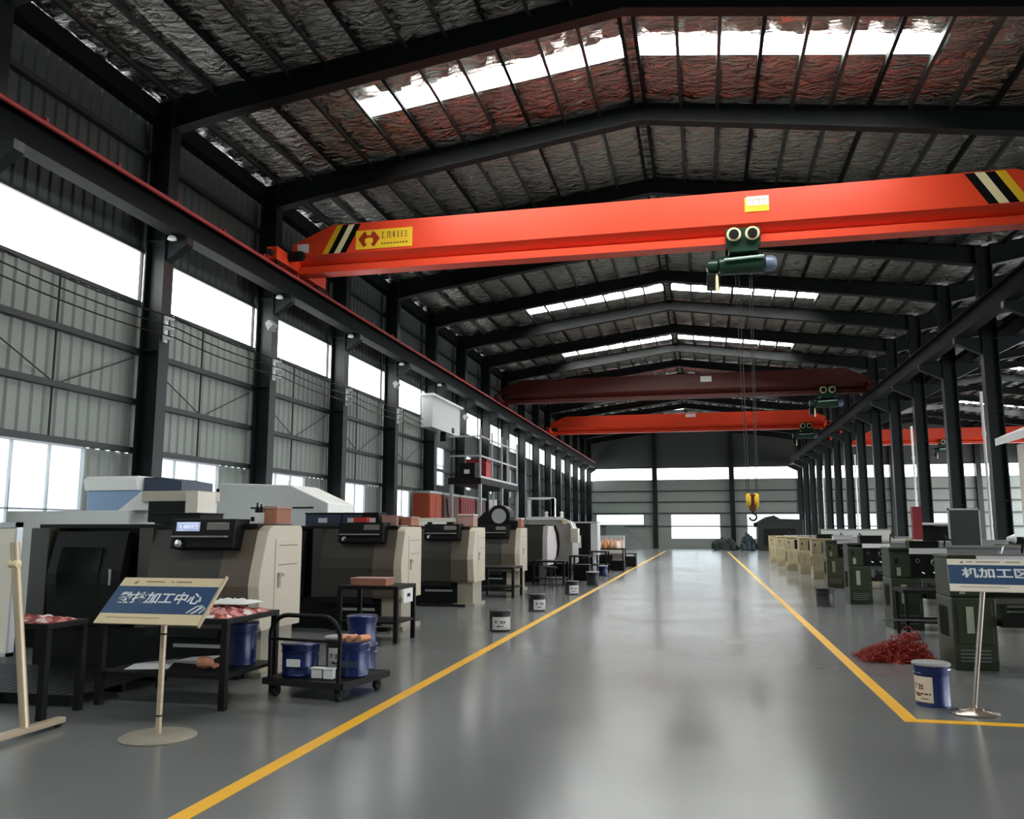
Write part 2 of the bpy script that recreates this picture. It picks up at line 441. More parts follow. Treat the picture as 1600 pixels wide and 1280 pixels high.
for sgn in (-1, 1):
    o = foil(sgn).build('ceiling', M_FOIL, smooth=True); struct(o)
    q = o.copy(); q.location.x = 2 * HALF; COL.objects.link(q)
    # outer roof sheet keeps the sky out
    e = MB().add([(XC, YB, ZR + .12), (XC + sgn * HALF, YB, ZE + .12), (XC + sgn * HALF, YF, ZE + .12), (XC, YF, ZR + .12)], [(0, 1, 2, 3)]).build('roof', M_STEEL); struct(e)
    q = e.copy(); q.location.x = 2 * HALF; COL.objects.link(q)
    for a, b in SKY:
        x0, x1 = XC + sgn * .15, XC + sgn * SKX
        nwin[0] += 1
        w = MB().add([(x0, a, roofz(x0) + .0), (x1, a, roofz(x1) + .0), (x1, b, roofz(x1) + .0), (x0, b, roofz(x0) + .0),
                      (x0, a, roofz(x0) + .03), (x1, a, roofz(x1) + .03), (x1, b, roofz(x1) + .03), (x0, b, roofz(x0) + .03)],
                     [(0, 1, 2, 3), (4, 5, 6, 7), (0, 1, 5, 4), (1, 2, 6, 5), (2, 3, 7, 6), (3, 0, 4, 7)]).build('window_%d' % nwin[0], M_SKYLIGHT); struct(w)
        if a > 30: q = w.copy(); q.location.x = 2 * HALF; COL.objects.link(q)
# ---- end wall
ew = MB()
def ewp(x0, x1, z0, z1, mi=0): ew.m(mi).box(x0, x1, YF + .02, YF + .1, z0, z1)
WN = [(-9.3, -5.1, 2.0, 2.95), (-2.8, 1.4, .8, 2.95), (3.6, 7.95, .8, 2.95), (10.5, 14.5, .8, 2.95), (17, 21, .8, 2.95)]
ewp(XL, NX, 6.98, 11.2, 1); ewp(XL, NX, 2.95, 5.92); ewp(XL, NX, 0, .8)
xs = XL
for (a, b, z0, z1) in WN:
    ewp(xs, a, .8, 2.95); xs = b
    if z0 > .8: ewp(a, b, .8, z0)
    window_y(YF + .04, a, b, z0, z1, 2, 1)
ewp(xs, NX, .8, 2.95)
struct(ew.build('wall_far', [M_WALL, M_WALLDK]))
FC = [-10.2, -4.1, 2.45, 8.9, 15.4, 21.9, NX]
for i, x in enumerate(FC[1:-1]):
    struct(MB().box(x - .2, x + .2, YF - .35, YF, 0, 10.2).box(x - .24, x + .24, YF - .4, YF, 0, .04).build('column', M_COLUMN))
for i in range(len(FC) - 1):
    a, b = FC[i] + (.9 if i == 0 else .2), FC[i + 1] - .2
    nwin[0] += 1
    e = D.objects.new('window_%d' % nwin[0], None); COL.objects.link(e); struct(e)
    MB().box(a, b, YF + .03, YF + .05, 5.95, 6.95).build('daylight_panel', M_STRIP, e)
    MB().box(a, b, YF - .02, YF + .06, 5.9, 5.95).box(a, b, YF - .02, YF + .06, 6.95, 7.0).box(a, a + .03, YF - .02, YF + .06, 5.95, 6.95).box(b - .03, b, YF - .02, YF + .06, 5.95, 6.95).build('window_frame', M_GIRT, e)
for z in (1.9, 3.02, 4.0, 4.95): struct(MB().box(XL, NX, YF - .1, YF + .02, z - .05, z + .05).build('wall_girt_trim', M_GIRT))
# remaining walls
wr = MB(); wr.box(NX, NX + .1, YB, YF, 7.2, 10)
ys = YB
for c in COLS[:-1]:                       # tall open gates in the unseen outer wall, added to light aisle-facing machine ends
    g0, g1 = c + .35, c + BAY - .35
    wr.box(NX, NX + .1, ys, g0, 0, 7.2); ys = g1
wr.box(NX, NX + .1, ys, YF, 0, 7.2)
struct(wr.build('wall_right', M_WALLDK))
pl_ = D.lights.new('daylight_portal', 'AREA'); pl_.shape = 'RECTANGLE'; pl_.size = 7.2; pl_.size_y = YF - YB; pl_.cycles.is_portal = True
po_ = D.objects.new('daylight_portal', pl_); COL.objects.link(po_); po_.location = (NX + .12, (YF + YB) / 2, 3.6); po_.rotation_euler = (0, PI / 2, 0)
struct(MB().box(NX + .3, 90, -40, 110, -.35, -.2).build('ground', M_OUT))
fw = MB().m(0); fw.box(XL, NX, YB - .1, YB, 0, 11.2)
struct(fw.build('wall_front', M_WALLDK))
# ------------------------------------------------------------------ camera, world
cam = D.cameras.new('camera'); cam.lens = 36 * 1330 / 1600; cam.sensor_width = 36; cam.sensor_fit = 'HORIZONTAL'
co = D.objects.new('camera', cam); COL.objects.link(co)
co.location = (0, 0, 1.6); co.rotation_euler = (math.radians(90 + 8.0456), 0, math.radians(12.59))
cam.clip_end = 400
S.camera = co
w = D.worlds.new('overcast'); S.world = w; w.use_nodes = True
bg = w.node_tree.nodes['Background']; bg.inputs[0].default_value = lin('#f4f8ff'); bg.inputs[1].default_value = 3.0
S.view_settings.view_transform = 'Standard'; S.view_settings.look = 'None'; S.view_settings.exposure = 1.6; S.view_settings.gamma = 1.
S.view_settings.use_curve_mapping = False
# ------------------------------------------------------------------ overhead cranes
def quadbar(mb, pts, y0, y1): return mb.prism(pts, 'y', y0, y1)
def crane(name, label, x0, x1, yc, zr, red, loc_group, detail=True):
    """single girder crane: girder along X between x0..x1, rail level zr; front face at yc-.3"""
    t = thing(name, label, 'crane', (0, yc, 0), 0, loc_group)
    zb = zr + .02; H_ = 1.12; zt = zb + H_; zi = zb + .4; zf = zb + .16; cut = 1.0
    # box girder profile in (y,z): box on top, tapering web, wide lower flange; swept along X with chamfered ends
    prof = [(-.30, zt), (-.30, zi), (-.07, zf + .06), (-.20, zf), (-.20, zb), (.20, zb), (.20, zf), (.07, zf + .06), (.30, zi), (.30, zt)]
    mb = MB(); n = len(prof); vs = []
    def st(x, cutz): return [(x, y, min(z, cutz)) for y, z in prof]
    xs = [(x0, zt - .42), (x0 + cut, zt), (x1 - cut, zt), (x1, zt - .42)]
    for x, cz in xs: vs += st(x, cz)
    fs = []
    for k in range(3):
        for i in range(n): fs.append((k * n + i, k * n + (i + 1) % n, (k + 1) * n + (i + 1) % n, (k + 1) * n + i))
    fs += [tuple(range(n))[::-1], tuple(range(3 * n, 4 * n))]
    mb.add(vs, fs).build('girder', red, t)
    for s, xe in ((1, x0), (-1, x1)):
        c = MB().box(xe - .12, xe + .14, -1.3, 1.3, zr + .06, zr + .36).box(xe - .15, xe + .17, -.5, .5, zr + .36, zr + .42).build('end_carriage', red, t, bevel=.015)
        for yy in (-1.05, 1.05):
            MB().lathe([(.05, -.05), (.17, -.05), (.17, -.035), (.14, -.03), (.14, .03), (.17, .035), (.17, .05), (.05, .05)], (xe, yy, zr + .171), 18, 'x').build('wheel', M_DARK, c)
        for yy in (-1.36, 1.36): MB().lathe([(.07, -.06), (.07, .06)], (xe, yy, zr + .2), 14, 'y').build('buffer', M_RUBBER, c)
        mo = MB().lathe([(.03, 0), (.12, .02), (.12, .3), (.09, .36), (.03, .38)], (xe + s * .16, -.72, zr + .28), 16, 'x' if s > 0 else 'x')
        mo.build('travel_motor', M_DARK, c, smooth=True)
    if detail:
        yf = -.302
        def stripe(xc, m, w, lean):
            z0, z1 = zi + .02, zt - .02
            MB().prism([(xc, z0), (xc + w, z0), (xc + w + lean, z1), (xc + lean, z1)], 'y', yf - .004, yf + .002).build('hazard_stripe', m, t)
        for i, m in enumerate((M_YELLOW, M_BLACK, M_CREAM, M_BLACK)): stripe(x0 + .78 + i * .15, m, .15, .36)
        for i, m in enumerate((M_BLACK, M_CREAM, M_BLACK, M_YELLOW)): stripe(x1 - 1.55 + i * .19, m, .19, -.36 - .05)
    return t, zb, zt, zi
CR, zb, zt, zi = crane('overhead_crane', 'bright red overhead crane with hazard stripes and yellow maker plate, closest of the hall cranes', -9.45, 7.35, 18.4, 7.66, M_RED, 'overhead cranes of the main hall')
yf = -.306
# white tag near the end
MB().box(-9.32, -9.02, yf - .006, yf + .004, zi + .08, zi + .30).build('white_tag', M_WHITE, CR)
# yellow plate: emblem and two lines of worn lettering
PX0, PX1, PZ0, PZ1 = -7.82, -6.42, zi + .06, zi + .52
pl = MB().box(PX0, PX1, yf - .008, yf + .002, PZ0, PZ1).build('nameplate', M_YELLOW, CR)
cx, cz = PX0 + .33, (PZ0 + PZ1) / 2
em = MB()
for s in (-1, 1):
    em.prism([(cx + s * .03, cz + .05), (cx + s * .08, cz + .19), (cx + s * .13, cz + .19), (cx + s * .27, cz + .02), (cx + s * .13, cz - .18), (cx + s * .05, cz - .13), (cx + s * .1, cz - .06), (cx + s * .1, cz + .02)], 'y', yf - .012, yf - .007)
em.box(cx - .04, cx + .04, yf - .012, yf - .007, cz + .05, cz + .1)
em.build('emblem', mat('emblem_red', '#a8321c', .4), pl)
g = MB(); x = PX0 + .66; hz = PZ1 - .07
M_INK = mat('faded_ink', '#6a5a1e', .6)
# stroke groups following the worn characters: E-like, gate, knife, post, post, three bars
def st_(x0, x1, z0, z1): g.box(x0, x1, yf - .011, yf - .007, z0, z1)
z1_, z0_ = PZ1 - .07, PZ1 - .23
st_(x, x + .02, z0_, z1_); st_(x, x + .07, z0_, z0_ + .015); st_(x, x + .06, z1_ - .015, z1_)
x += .12; st_(x, x + .018, z0_, z1_); st_(x, x + .09, z1_ - .018, z1_); st_(x + .05, x + .066, z0_, z1_); st_(x + .078, x + .092, z0_, z1_)
x += .14; st_(x, x + .02, z0_ + .04, z1_); st_(x + .03, x + .055, z0_, z1_); st_(x, x + .05, z0_ + .07, z0_ + .09)
x += .12; st_(x, x + .028, z0_, z1_)
x += .09; st_(x, x + .025, z0_, z1_)
x += .08
for k in range(3): st_(x, x + .07, z0_ + .01 + k * .058, z0_ + .03 + k * .058)
for k in range(9): g.box(PX0 + .64 + k * .075, PX0 + .69 + k * .075, yf - .011, yf - .007, PZ0 + .09, PZ0 + .125)
g.build('lettering', M_INK, pl)
# capacity plate mid girder
cp = MB().box(1.06, 1.56, yf - .008, yf + .002, zi + .24, zi + .56).build('capacity_plate', M_YELLOW, CR)
MB().box(1.1, 1.56, yf - .011, yf - .007, zi + .38, zi + .58).build('white_label', mat('pale_label', '#f3ead2', .5), cp)
g = MB()
for k in range(6): g.box(1.17 + k * .06, 1.178 + k * .06, yf - .014, yf - .01, zi + .40, zi + .5)
g.box(1.15, 1.5, yf - .014, yf - .01, zi + .5, zi + .508).build('lettering', M_INK, cp)
# ---- hoist
def hoist(name, label, x, y, zflange, hook_z, group, hookm=True):
    t = thing(name, label, 'hoist', (x, y, 0), 0, group)
    z = zflange
    MB().box(-.36, .36, -.32, -.26, z - .12, z + .3).box(-.36, .36, .26, .32, z - .12, z + .3).box(-.3, .3, -.32, .32, z - .22, z - .1).build('trolley_frame', M_HOIST, t, bevel=.01)
    for s in (-1, 1):
        for yy in (-.36, .36):
            MB().lathe([(.05, -.05), (.15, -.05), (.15, -.02), (.12, 0), (.12, .05), (.05, .05)], (s * .19, yy, z + .14), 20, 'y').build('wheel', M_CREAM, t)
            MB().lathe([(.0, -.09), (.1, -.09), (.105, -.03)], (s * .19, yy - (.02 if yy < 0 else -.11), z + .13), 18, 'y').build('wheel_cap', M_BLACK, t)
    dz = z - .42
    MB().lathe([(.08, -.52), (.2, -.5), (.2, .42), (.08, .44)], (0, 0, dz), 24, 'x').build('drum', M_HOIST, t, smooth=True)
    MB().lathe([(.06, .44), (.17, .46), (.17, .6), (.12, .68), (.05, .7)], (0, 0, dz), 20, 'x').build('motor', mat('motor_grey', '#7d88a0', .4, .3), t, smooth=True)
    MB().lathe([(.05, -.78), (.15, -.74), (.16, -.54), (.05, -.52)], (0, 0, dz), 20, 'x').build('gearbox', M_HOIST, t, smooth=True)
    MB().cyl((-.4, -.24, dz + .06), (.42, -.24, dz + .1), .03).build('rope_guide_bar', mat('pale_green_bar', '#bfe0d0', .4), t)
    MB().box(-.78, -.5, -.16, .16, dz - .5, dz - .2).build('control_box', M_BLACK, t, bevel=.01)
    b = MB().prism([(-.6, dz - .62), (-.53, dz - .62), (-.54, dz - .3), (-.565, dz - .22), (-.59, dz - .3)], 'y', -.24, -.18).build('limit_tag', M_CREAM, t)
    for i, xx in enumerate((-.17, -.1, .12, .17)):
        MB().cyl((xx, 0, dz - .1), (xx * .62, 0, hook_z + .32), .008, n=6).build('wire_rope', M_ROPE, t)
    if hookm:
        h = MB()
        for s in (-1, 1):
            h.lathe([(.02, -.05), (.13, -.045), (.16, 0), (.13, .045), (.02, .05)], (s * .08, 0, hook_z + .22), 20, 'x')
        hb = h.build('hook_block', M_YELLOW, t, smooth=True)
        MB().box(-.06, .06, -.1, .1, hook_z, hook_z + .34).build('block_housing', mat('brown_block', '#5a2f16', .5), hb, bevel=.01)
        pts = [(0, 0, hook_z + .02), (0, 0, hook_z - .05)] + [(.07 * math.sin(a) - .0, 0, hook_z - .12 + .07 * math.cos(a)) for a in [i * PI / 8 for i in range(0, 13)]]
        MB().tube(pts, .02, 8).build('hook', M_DARK, hb, smooth=True)
    return t
hoist('electric_hoist', 'dark green electric hoist with yellow hook block lowered, under the bright striped red crane', 1.0, 18.4, 7.68, 1.98, 'electric hoists')
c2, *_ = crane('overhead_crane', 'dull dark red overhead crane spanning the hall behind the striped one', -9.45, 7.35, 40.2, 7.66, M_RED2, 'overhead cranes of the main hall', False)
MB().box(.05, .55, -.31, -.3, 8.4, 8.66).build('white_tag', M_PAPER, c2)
hoist('electric_hoist', 'small dark hoist hanging under the dull dark red crane', 5.6, 40.2, 7.68, 6.2, 'electric hoists', False)
c3, *_ = crane('overhead_crane', 'plain bright red overhead crane, last in the hall before the end wall', -9.45, 7.35, 54.0, 7.66, M_RED, 'overhead cranes of the main hall', False)
MB().box(-.9, -.3, -.31, -.3, 8.55, 8.75).build('white_tag', M_PAPER, c3)
hoist('electric_hoist', 'dark hoist under the plain red crane nearest the end wall', 6.2, 54.0, 7.68, 6.2, 'electric hoists', False)
crane('overhead_crane', 'red overhead crane in the adjoining bay seen beyond the column row', XR + .75, NX - .8, 66., 7.66, M_RED, None, False)
hoist('electric_hoist', 'dark hoist under the red crane of the adjoining bay', 17.0, 66., 7.68, 6.6, 'electric hoists', False)
# ------------------------------------------------------------------ wall fixtures
# red conductor rail along the side runway
mb = MB().tube([(-9.24, YB + .2, 7.5), (-9.24, 30, 7.5), (-9.24, 75, 7.5)], .04, 8)
y = -6
while y < 75: mb.box(-9.275, -9.23, y, y + .05, 7.47, 7.6); y += 1.6
tag(mb.build('conductor_rail', mat('conductor_red', '#a32d2a', .5)), 'long red conductor rail running along the top of the side crane beam', 'conductor rail')
M_INSUL = mat('white_porcelain', '#e6e8ea', .3)
br = thing('insulator_bracket', 'white insulator bracket holding three wires on the steel column, first after the big window', 'bracket', (-9.705, 13.72, 5.05))
MB().box(0, .04, -.05, .05, 0, .5).build('backing_bar', M_INSUL, br)
for z in (.08, .27, .45): MB().lathe([(.02, 0), (.045, .02), (.03, .05), (.045, .08), (.03, .11), (.045, .14), (.02, .16)], (.04, 0, z), 12, 'x').build('insulator', M_INSUL, br)
for k, w in ((1, 'second'), (2, 'third'), (3, 'fourth'),):
    dup(br, (-9.705, 13.72 + BAY * k, 5.05), label='white insulator bracket holding three wires, on the %s steel column along the side wall' % w)
br['label'] = 'white insulator bracket holding three wires, on the first steel column along the side wall'
for o in [o for o in D.objects if o.name.startswith('insulator_bracket')]: o['group'] = 'insulator brackets on the side columns'
for i, (z, w) in enumerate(((5.132, 'lowest'), (5.322, 'middle'), (5.502, 'topmost'))):
    pts = []
    for k in range(-4, 3):
        a = Y0 + BAY * k - .03
        for j in range(8):
            t = j / 8; pts.append((-9.48, a + BAY * t, z - .28 * (t - t * t) - .0))
    pts += [(-9.48, Y0 + BAY * 3 - .03, z), (-9.48, 27.2, z - .05), (-9.48, 28.15, z - .07)]
    pts = sorted(set(pts), key=lambda q: q[1])
    tag(MB().tube(pts, .014, 6).build('power_cable', M_BLACK), '%s of three dark cables sagging between brackets along the side wall' % w, 'cable', 'cables along the side wall')
# flood lamps on columns and small round lamps under the runway
fl = thing('flood_lamp', 'pale flood lamp on the second column of the window wall, against the daylight strip', 'lamp', (-9.66, 17.9 - .2, 6.3))
MB().tube([(0, .1, -.1), (.05, -.05, -.12), (.05, -.17, -.05)], .02, 8).build('lamp_arm', M_GREYLID, fl)
MB().prism([(-.06, .02), (.04, .1), (.16, -.02), (.02, -.17)], 'y', -.28, -.06).build('lamp_head', M_GREYLID, fl, bevel=.01)
for k, w in ((3, 'fourth'), (5, 'sixth')): dup(fl, (-9.66, Y0 + BAY * k - .2, 6.3), label='pale flood lamp on the %s column of the window wall, against the daylight strip' % w)
for o in [o for o in D.objects if o.name.startswith('flood_lamp')]: o['group'] = 'flood lamps on the window wall'
bl = thing('beam_lamp', 'small round white lamp under the side crane beam beside the first column', 'lamp', (-9.5, 13.5, 6.95), 0)
MB().lathe([(.03, .18), (.03, .1), (.06, .08)], (0, 0, 0), 12).build('lamp_stem', M_DARK, bl)
MB().lathe([(.03, .08), (.07, .05), (.085, 0), (.06, -.01)], (0, 0, 0), 18).build('lamp_shade', M_WHITE, bl, smooth=True)
for k, w in ((1, 'second'), (2, 'third'), (3, 'fourth'), (4, 'fifth')): dup(bl, (-9.5, 13.5 + BAY * k, 6.95), label='small round white lamp under the side crane beam beside the %s column' % w)
for o in [o for o in D.objects if o.name.startswith('beam_lamp')]: o['group'] = 'lamps under the crane beam'
# white down pipes on the inner column row
for k, (y, w, z0) in enumerate(((26.2, 'white drain pipe running down the inner column closest to the right sign', .0), (34.5, 'white drain pipe on the inner column behind the red post', 0.), (46.95, 'thin white drain pipe on a far inner column', 0.), (59.4, 'faint thin white drain pipe on the most distant inner column', 0.))):
    p = MB().tube([(7.72, y - .24, z0), (7.72, y - .24, 5.4), (7.72, y - .24, 5.45)], .038, 10)
    p.lathe([(.052, 4.2), (.052, 4.32)], (7.72, y - .24, 0), 12)
    tag(p.build('drain_pipe', M_WHITE), w, 'pipe', 'drain pipes on the inner columns')
# pale box office high in a bay
of = thing('control_cabin', 'plain pale grey cabin fixed high on the window wall between two columns', 'cabin', (-9.25, 28.5, 4.95))
MB().box(-.42, .0, 0, 3.5, .25, 1.35).build('cabin_body', mat('pale_grey_panel', '#c9cccb', .5, var=.04), of, bevel=.01)
MB().box(-.43, .12, -.25, 3.6, 1.35, 1.42).build('cabin_roof', M_WHITE, of)
MB().box(-.2, .0, 1.6, 1.78, -.1, .25).build('support_bracket', M_DARK, of)
MB().box(.0, .01, 2.4, 2.7, .3, .5).build('vent_grille', M_DARK, of)
# steel frame platform
pf = thing('steel_platform', 'raised steel platform with grey pipe railing and red box against the window wall', 'platform', (-8.3, 32.2, 0))
MB().box(-.5, .7, -3.2, 3.1, 3.2, 3.42).build('deck', M_DARK, pf)
for x, y in ((-.4, -3.1), (.65, -3.1), (-.4, 3.0), (.65, 3.0), (.65, .2)): MB().box(x - .05, x + .05, y - .05, y + .05, 0, 3.2).build('leg', M_FRAME, pf)
rl = MB()
for y in (-3.1, -1.4, .2, 1.2, 3.0): rl.box(.62, .68, y - .03, y + .03, 3.42, 5.2)
for z in (4.2, 4.9): rl.box(.63, .67, -3.1, 3.0, z - .03, z + .03)
rl.box(.63, .67, -3.1, 3.0, 3.42, 3.5)
for z in (4.2, 4.9): rl.box(-.48, .68, -3.12, -3.08, z - .03, z + .03)
rl.build('railing', M_FRAME, pf)
rbx = thing('storage_box', 'red storage box standing on the raised steel platform', 'box', (-8.35, 31.6, 3.422))
MB().box(-.4, .4, -.45, .45, 0, .75).build('box_body', mat('box_red', '#b5333a', .5), rbx, bevel=.02)
MB().box(-.42, .42, -.47, .47, .75, .83).build('lid', mat('box_red_lid', '#9c2a31', .5), rbx)
cbx = thing('control_box', 'small dark control box beside the red box on the platform', 'box', (-8.35, 30.2, 3.422))
MB().box(-.3, .3, -.35, .35, 0, .6).build('box_body', M_DARK, cbx, bevel=.02)
MB().box(-.1, .1, -.36, -.34, .2, .35).build('switch_plate', M_WHITE, cbx)
# red and brown cupboards under it
xx = 0
for k, (y0, y1, m, l) in enumerate(((27.3, 28.7, M_ORANGE, 'orange steel cupboard against the window wall'), (28.9, 30.9, M_BROWNPANEL, 'brown steel cupboard with diagonal brace against the window wall'), (31.1, 33.2, M_REDPANEL, 'crimson ribbed steel cupboard under the raised platform'), (33.4, 34.9, M_BROWNPANEL, 'dull brown steel cupboard at the end of the red row'))):
    c = thing('steel_cupboard', l, 'cupboard', (-9.2, (y0 + y1) / 2, 0), 0, 'steel cupboards by the window wall')
    h = (y1 - y0) / 2
    MB().box(-.3, .25, -h, h, 0, 2.82).build('carcass', m, c)
    MB().box(-.32, .3, -h - .03, h + .03, 2.82, 2.9).build('top_strip', M_FRAME, c)
    dd = MB()
    n = 6 if m is M_REDPANEL else 2
    for i in range(n): dd.box(.25, .28, -h + .04 + i * (2 * h - .06) / n, -h + (i + 1) * (2 * h - .06) / n, .1, 2.75)
    dd.build('door', m, c)
    if k == 1: MB().tube([(.3, -h + .3, 2.7), (.3, -h + .9, 1.0)], .03, 6).build('brace', M_RED2, c)
# ------------------------------------------------------------------ CNC lathes along the left side of the aisle
def cnc_lathe(name, label, loc, screen=True, group='CNC lathes along the aisle'):
    """origin: aisle end, front edge; body runs to -x, depth +y"""
    t = thing(name, label, 'machine', loc, 0, group)
    prof = [(.22, 1.62), (.17, 1.58), (.02, 1.1), (0, .98), (.06, .55), (.09, .5), (1.0, .5), (1.0, 1.6), (.97, 1.65), (.3, 1.65)]
    ep = MB().prism(prof, 'x', -.14, 0).build('end_panel', M_BEIGE, t, bevel=.012)
    dr = MB().box(0, .008, .34, .9, .56, 1.5).build('access_door', M_BEIGE, ep, bevel=.003)
    MB().box(.008, .02, .4, .46, .95, 1.12).box(.02, .03, .4, .52, 1.07, 1.11).build('handle', mat('beige_handle', '#9d937f', .4), dr)
    MB().box(.008, .012, .42, .86, 1.2, 1.208).box(.008, .012, .42, .86, 1.42, 1.428).build('seam', M_BEIGE_SHADE, dr)
    MB().prism(prof, 'x', -.5, -.14).build('shoulder_cover', M_BEIGE_SHADE, t)
    # lower fascia and panel carrying the controls
    MB().prism([(.16, 1.6), (.06, 1.15), (.04, .98), (.08, .5), (1.0, .5), (1.0, 1.6)], 'x', -1.42, -.5).build('front_fascia', M_FRONT, t)
    MB().box(-1.42, -.5, .05, .09, .42, .52).build('drip_lip', M_DARK, t)
    cb = MB().prism([(-.02, 1.72), (-.06, 1.40), (.16, 1.36), (.3, 1.72)], 'x', -1.08, -.3).build('control_cabinet', M_BLACK, t, bevel=.01)
    fy = lambda z: -.06 + (z - 1.40) * .125 - .002
    def face(x0, x1, z0, z1, d=.006): return MB().add([(x0, fy(z0) - d, z0), (x1, fy(z0) - d, z0), (x1, fy(z1) - d, z1), (x0, fy(z1) - d, z1), (x0, fy(z0) + .004, z0), (x1, fy(z0) + .004, z0), (x1, fy(z1) + .004, z1), (x0, fy(z1) + .004, z1)], [(0, 1, 2, 3), (4, 5, 6, 7), (0, 1, 5, 4), (1, 2, 6, 5), (2, 3, 7, 6), (3, 0, 4, 7)])
    sc = face(-1.02, -.73, 1.585, 1.685).build('screen', M_SCREEN if screen else M_BLACK, cb)
    if screen:
        g = MB()
        def ln(x0, x1, z0, z1): q = face(x0, x1, z0, z1, .008); g.add(q.v, q.f)
        ln(-1.01, -.74, 1.667, 1.68)
        for i, xx in enumerate((-.99, -.93, -.89, -.84)): ln(xx, xx + .035, 1.615, 1.653)
        ln(-.79, -.75, 1.635, 1.653); ln(-.79, -.75, 1.61, 1.622); ln(-.99, -.92, 1.592, 1.6)
        g.build('screen_lines', M_SCREENTXT, sc)
    kp = face(-.64, -.37, 1.6, 1.68).build('key_pad', mat('key_pad_grey', '#77746e', .5), cb)
    face(-.62, -.4, 1.67, 1.68, .012).build('key_row', mat('key_row_grey', '#a5a29a', .5), kp)
    MB().box(-1.03, -.37, -.12, -.02, 1.515, 1.535).build('keyboard_shelf', mat('shelf_grey', '#8d8b86', .45), cb, bevel=.006)
    k = MB().lathe([(.0, -.05), (.042, -.045), (.05, 0)], (-.95, fy(1.45), 1.45), 18, 'y').build('hand_wheel', M_CHROME, cb, smooth=True)
    # sliding door with a window, recessed work space, left housing
    MB().box(-1.6, -1.42, .12, 1.0, .5, 1.62).build('door_post', M_FRONT, t)
    MB().box(-2.75, -1.6, .35, 1.0, .5, 1.62).build('work_space', M_BLACK, t)
    sd = MB().prism([(.1, 1.58), (-.02, 1.1), (-.02, .98), (.03, .52), (.1, .52), (.16, 1.58)], 'x', -2.68, -1.72).build('sliding_door', M_DARK, t, bevel=.008)
    MB().prism([(.035, 1.4), (-.028, 1.12), (-.024, .98), (.0, .8), (.02, .8), (.05, 1.4)], 'x', -2.55, -2.0).build('door_window', mat('dark_window', '#0f1413', .12), sd)
    MB().cyl((-1.82, -.06, .98), (-1.82, -.06, 1.16), .014).cyl((-1.82, -.06, 1.0), (-1.82, 0, 1.0), .01).cyl((-1.82, -.06, 1.14), (-1.82, .0, 1.14), .01).build('handle', M_CHROME, sd)
    MB().box(-3.0, -2.75, .05, 1.0, .5, 1.62).build('tail_housing', M_FRONT, t, bevel=.01)
    MB().box(-3.0, -.14, .18, 1.0, 1.62, 1.665).build('top_cover', M_DARK, t)
    MB().box(-2.95, -.4, .16, .92, 0.0, .5).build('base', M_BLACK, t)
    MB().box(-.4, -.06, .2, .92, .06, .5).box(-.46, .0, .12, 1.0, 0, .06).build('plinth', mat('plinth_beige', '#a9a290', .5), t)
    bp = MB().box(-1.1, -.5, .135, .16, .3, .34).build('base_plate', M_GREYLID, t)
    MB().box(-1.2, -.2, -.02, .16, 0, .05).build('chip_tray', M_DARK, t)
    return t
LX = -4.75
LA = cnc_lathe('cnc_lathe', 'beige and grey CNC lathe with lit blue screen behind the blue board on a stand', (LX, 8.62, 0))
def lathe_copy(loc, label):
    r = dup(LA, loc, label=label)
    for c in kids(r):
        for q in kids(c):
            if q.name.startswith('screen'):
                q.data = q.data.copy(); q.data.materials[0] = M_BLACK
                for s in kids(q): D.objects.remove(s)
    return r
LB = lathe_copy((LX, 13.13, 0), 'beige and grey CNC lathe second in line, behind the table with the pinkish box')
LC = lathe_copy((LX, 17.54, 0), 'beige and grey CNC lathe third in line, its black base showing beside the labelled pails')
LD = lathe_copy((LX, 22.2, 0), 'beige and grey CNC lathe fourth in line, behind a low dark table')
# fifth machine: rounded end
t = thing('cnc_lathe', 'CNC lathe with a rounded white end and dark front, fifth in line', 'machine', (LX, 26.3, 0), 0, 'CNC lathes along the aisle')
pr_ = [(.15, 1.72), (.0, 1.3), (0, .62), (.1, .5), (1.3, .5), (1.75, .75), (1.95, 1.1), (1.8, 1.45), (1.35, 1.72)]
MB().prism(pr_, 'x', -.16, 0).build('end_panel', mat('pale_end', '#ddd6d2', .4), t, bevel=.015)
MB().tube([(.03, 1.2, 1.7), (.05, 1.6, 1.5), (.05, 1.86, 1.1), (.04, 1.62, .72), (.03, 1.1, .55)], .05, 8).build('edge_hose', M_BLACK, t, smooth=True)
MB().prism(pr_, 'x', -.75, -.16).build('shoulder_cover', M_FRONT, t)
MB().box(-2.9, -.75, .12, 1.6, .5, 1.7).build('front_fascia', M_FRONT, t)
MB().box(-1.85, -1.05, .06, .13, 1.35, 1.66).build('control_cabinet', M_BLACK, t, bevel=.01)
MB().box(-2.9, -.1, .15, 1.6, 1.7, 1.76).build('top_cover', M_DARK, t)
MB().box(-2.8, -.3, .2, 1.5, 0, .5).build('base', M_BLACK, t)
MB().box(-1.8, -.7, -.1, .12, .46, .52).build('drip_lip', M_PAPER, t)
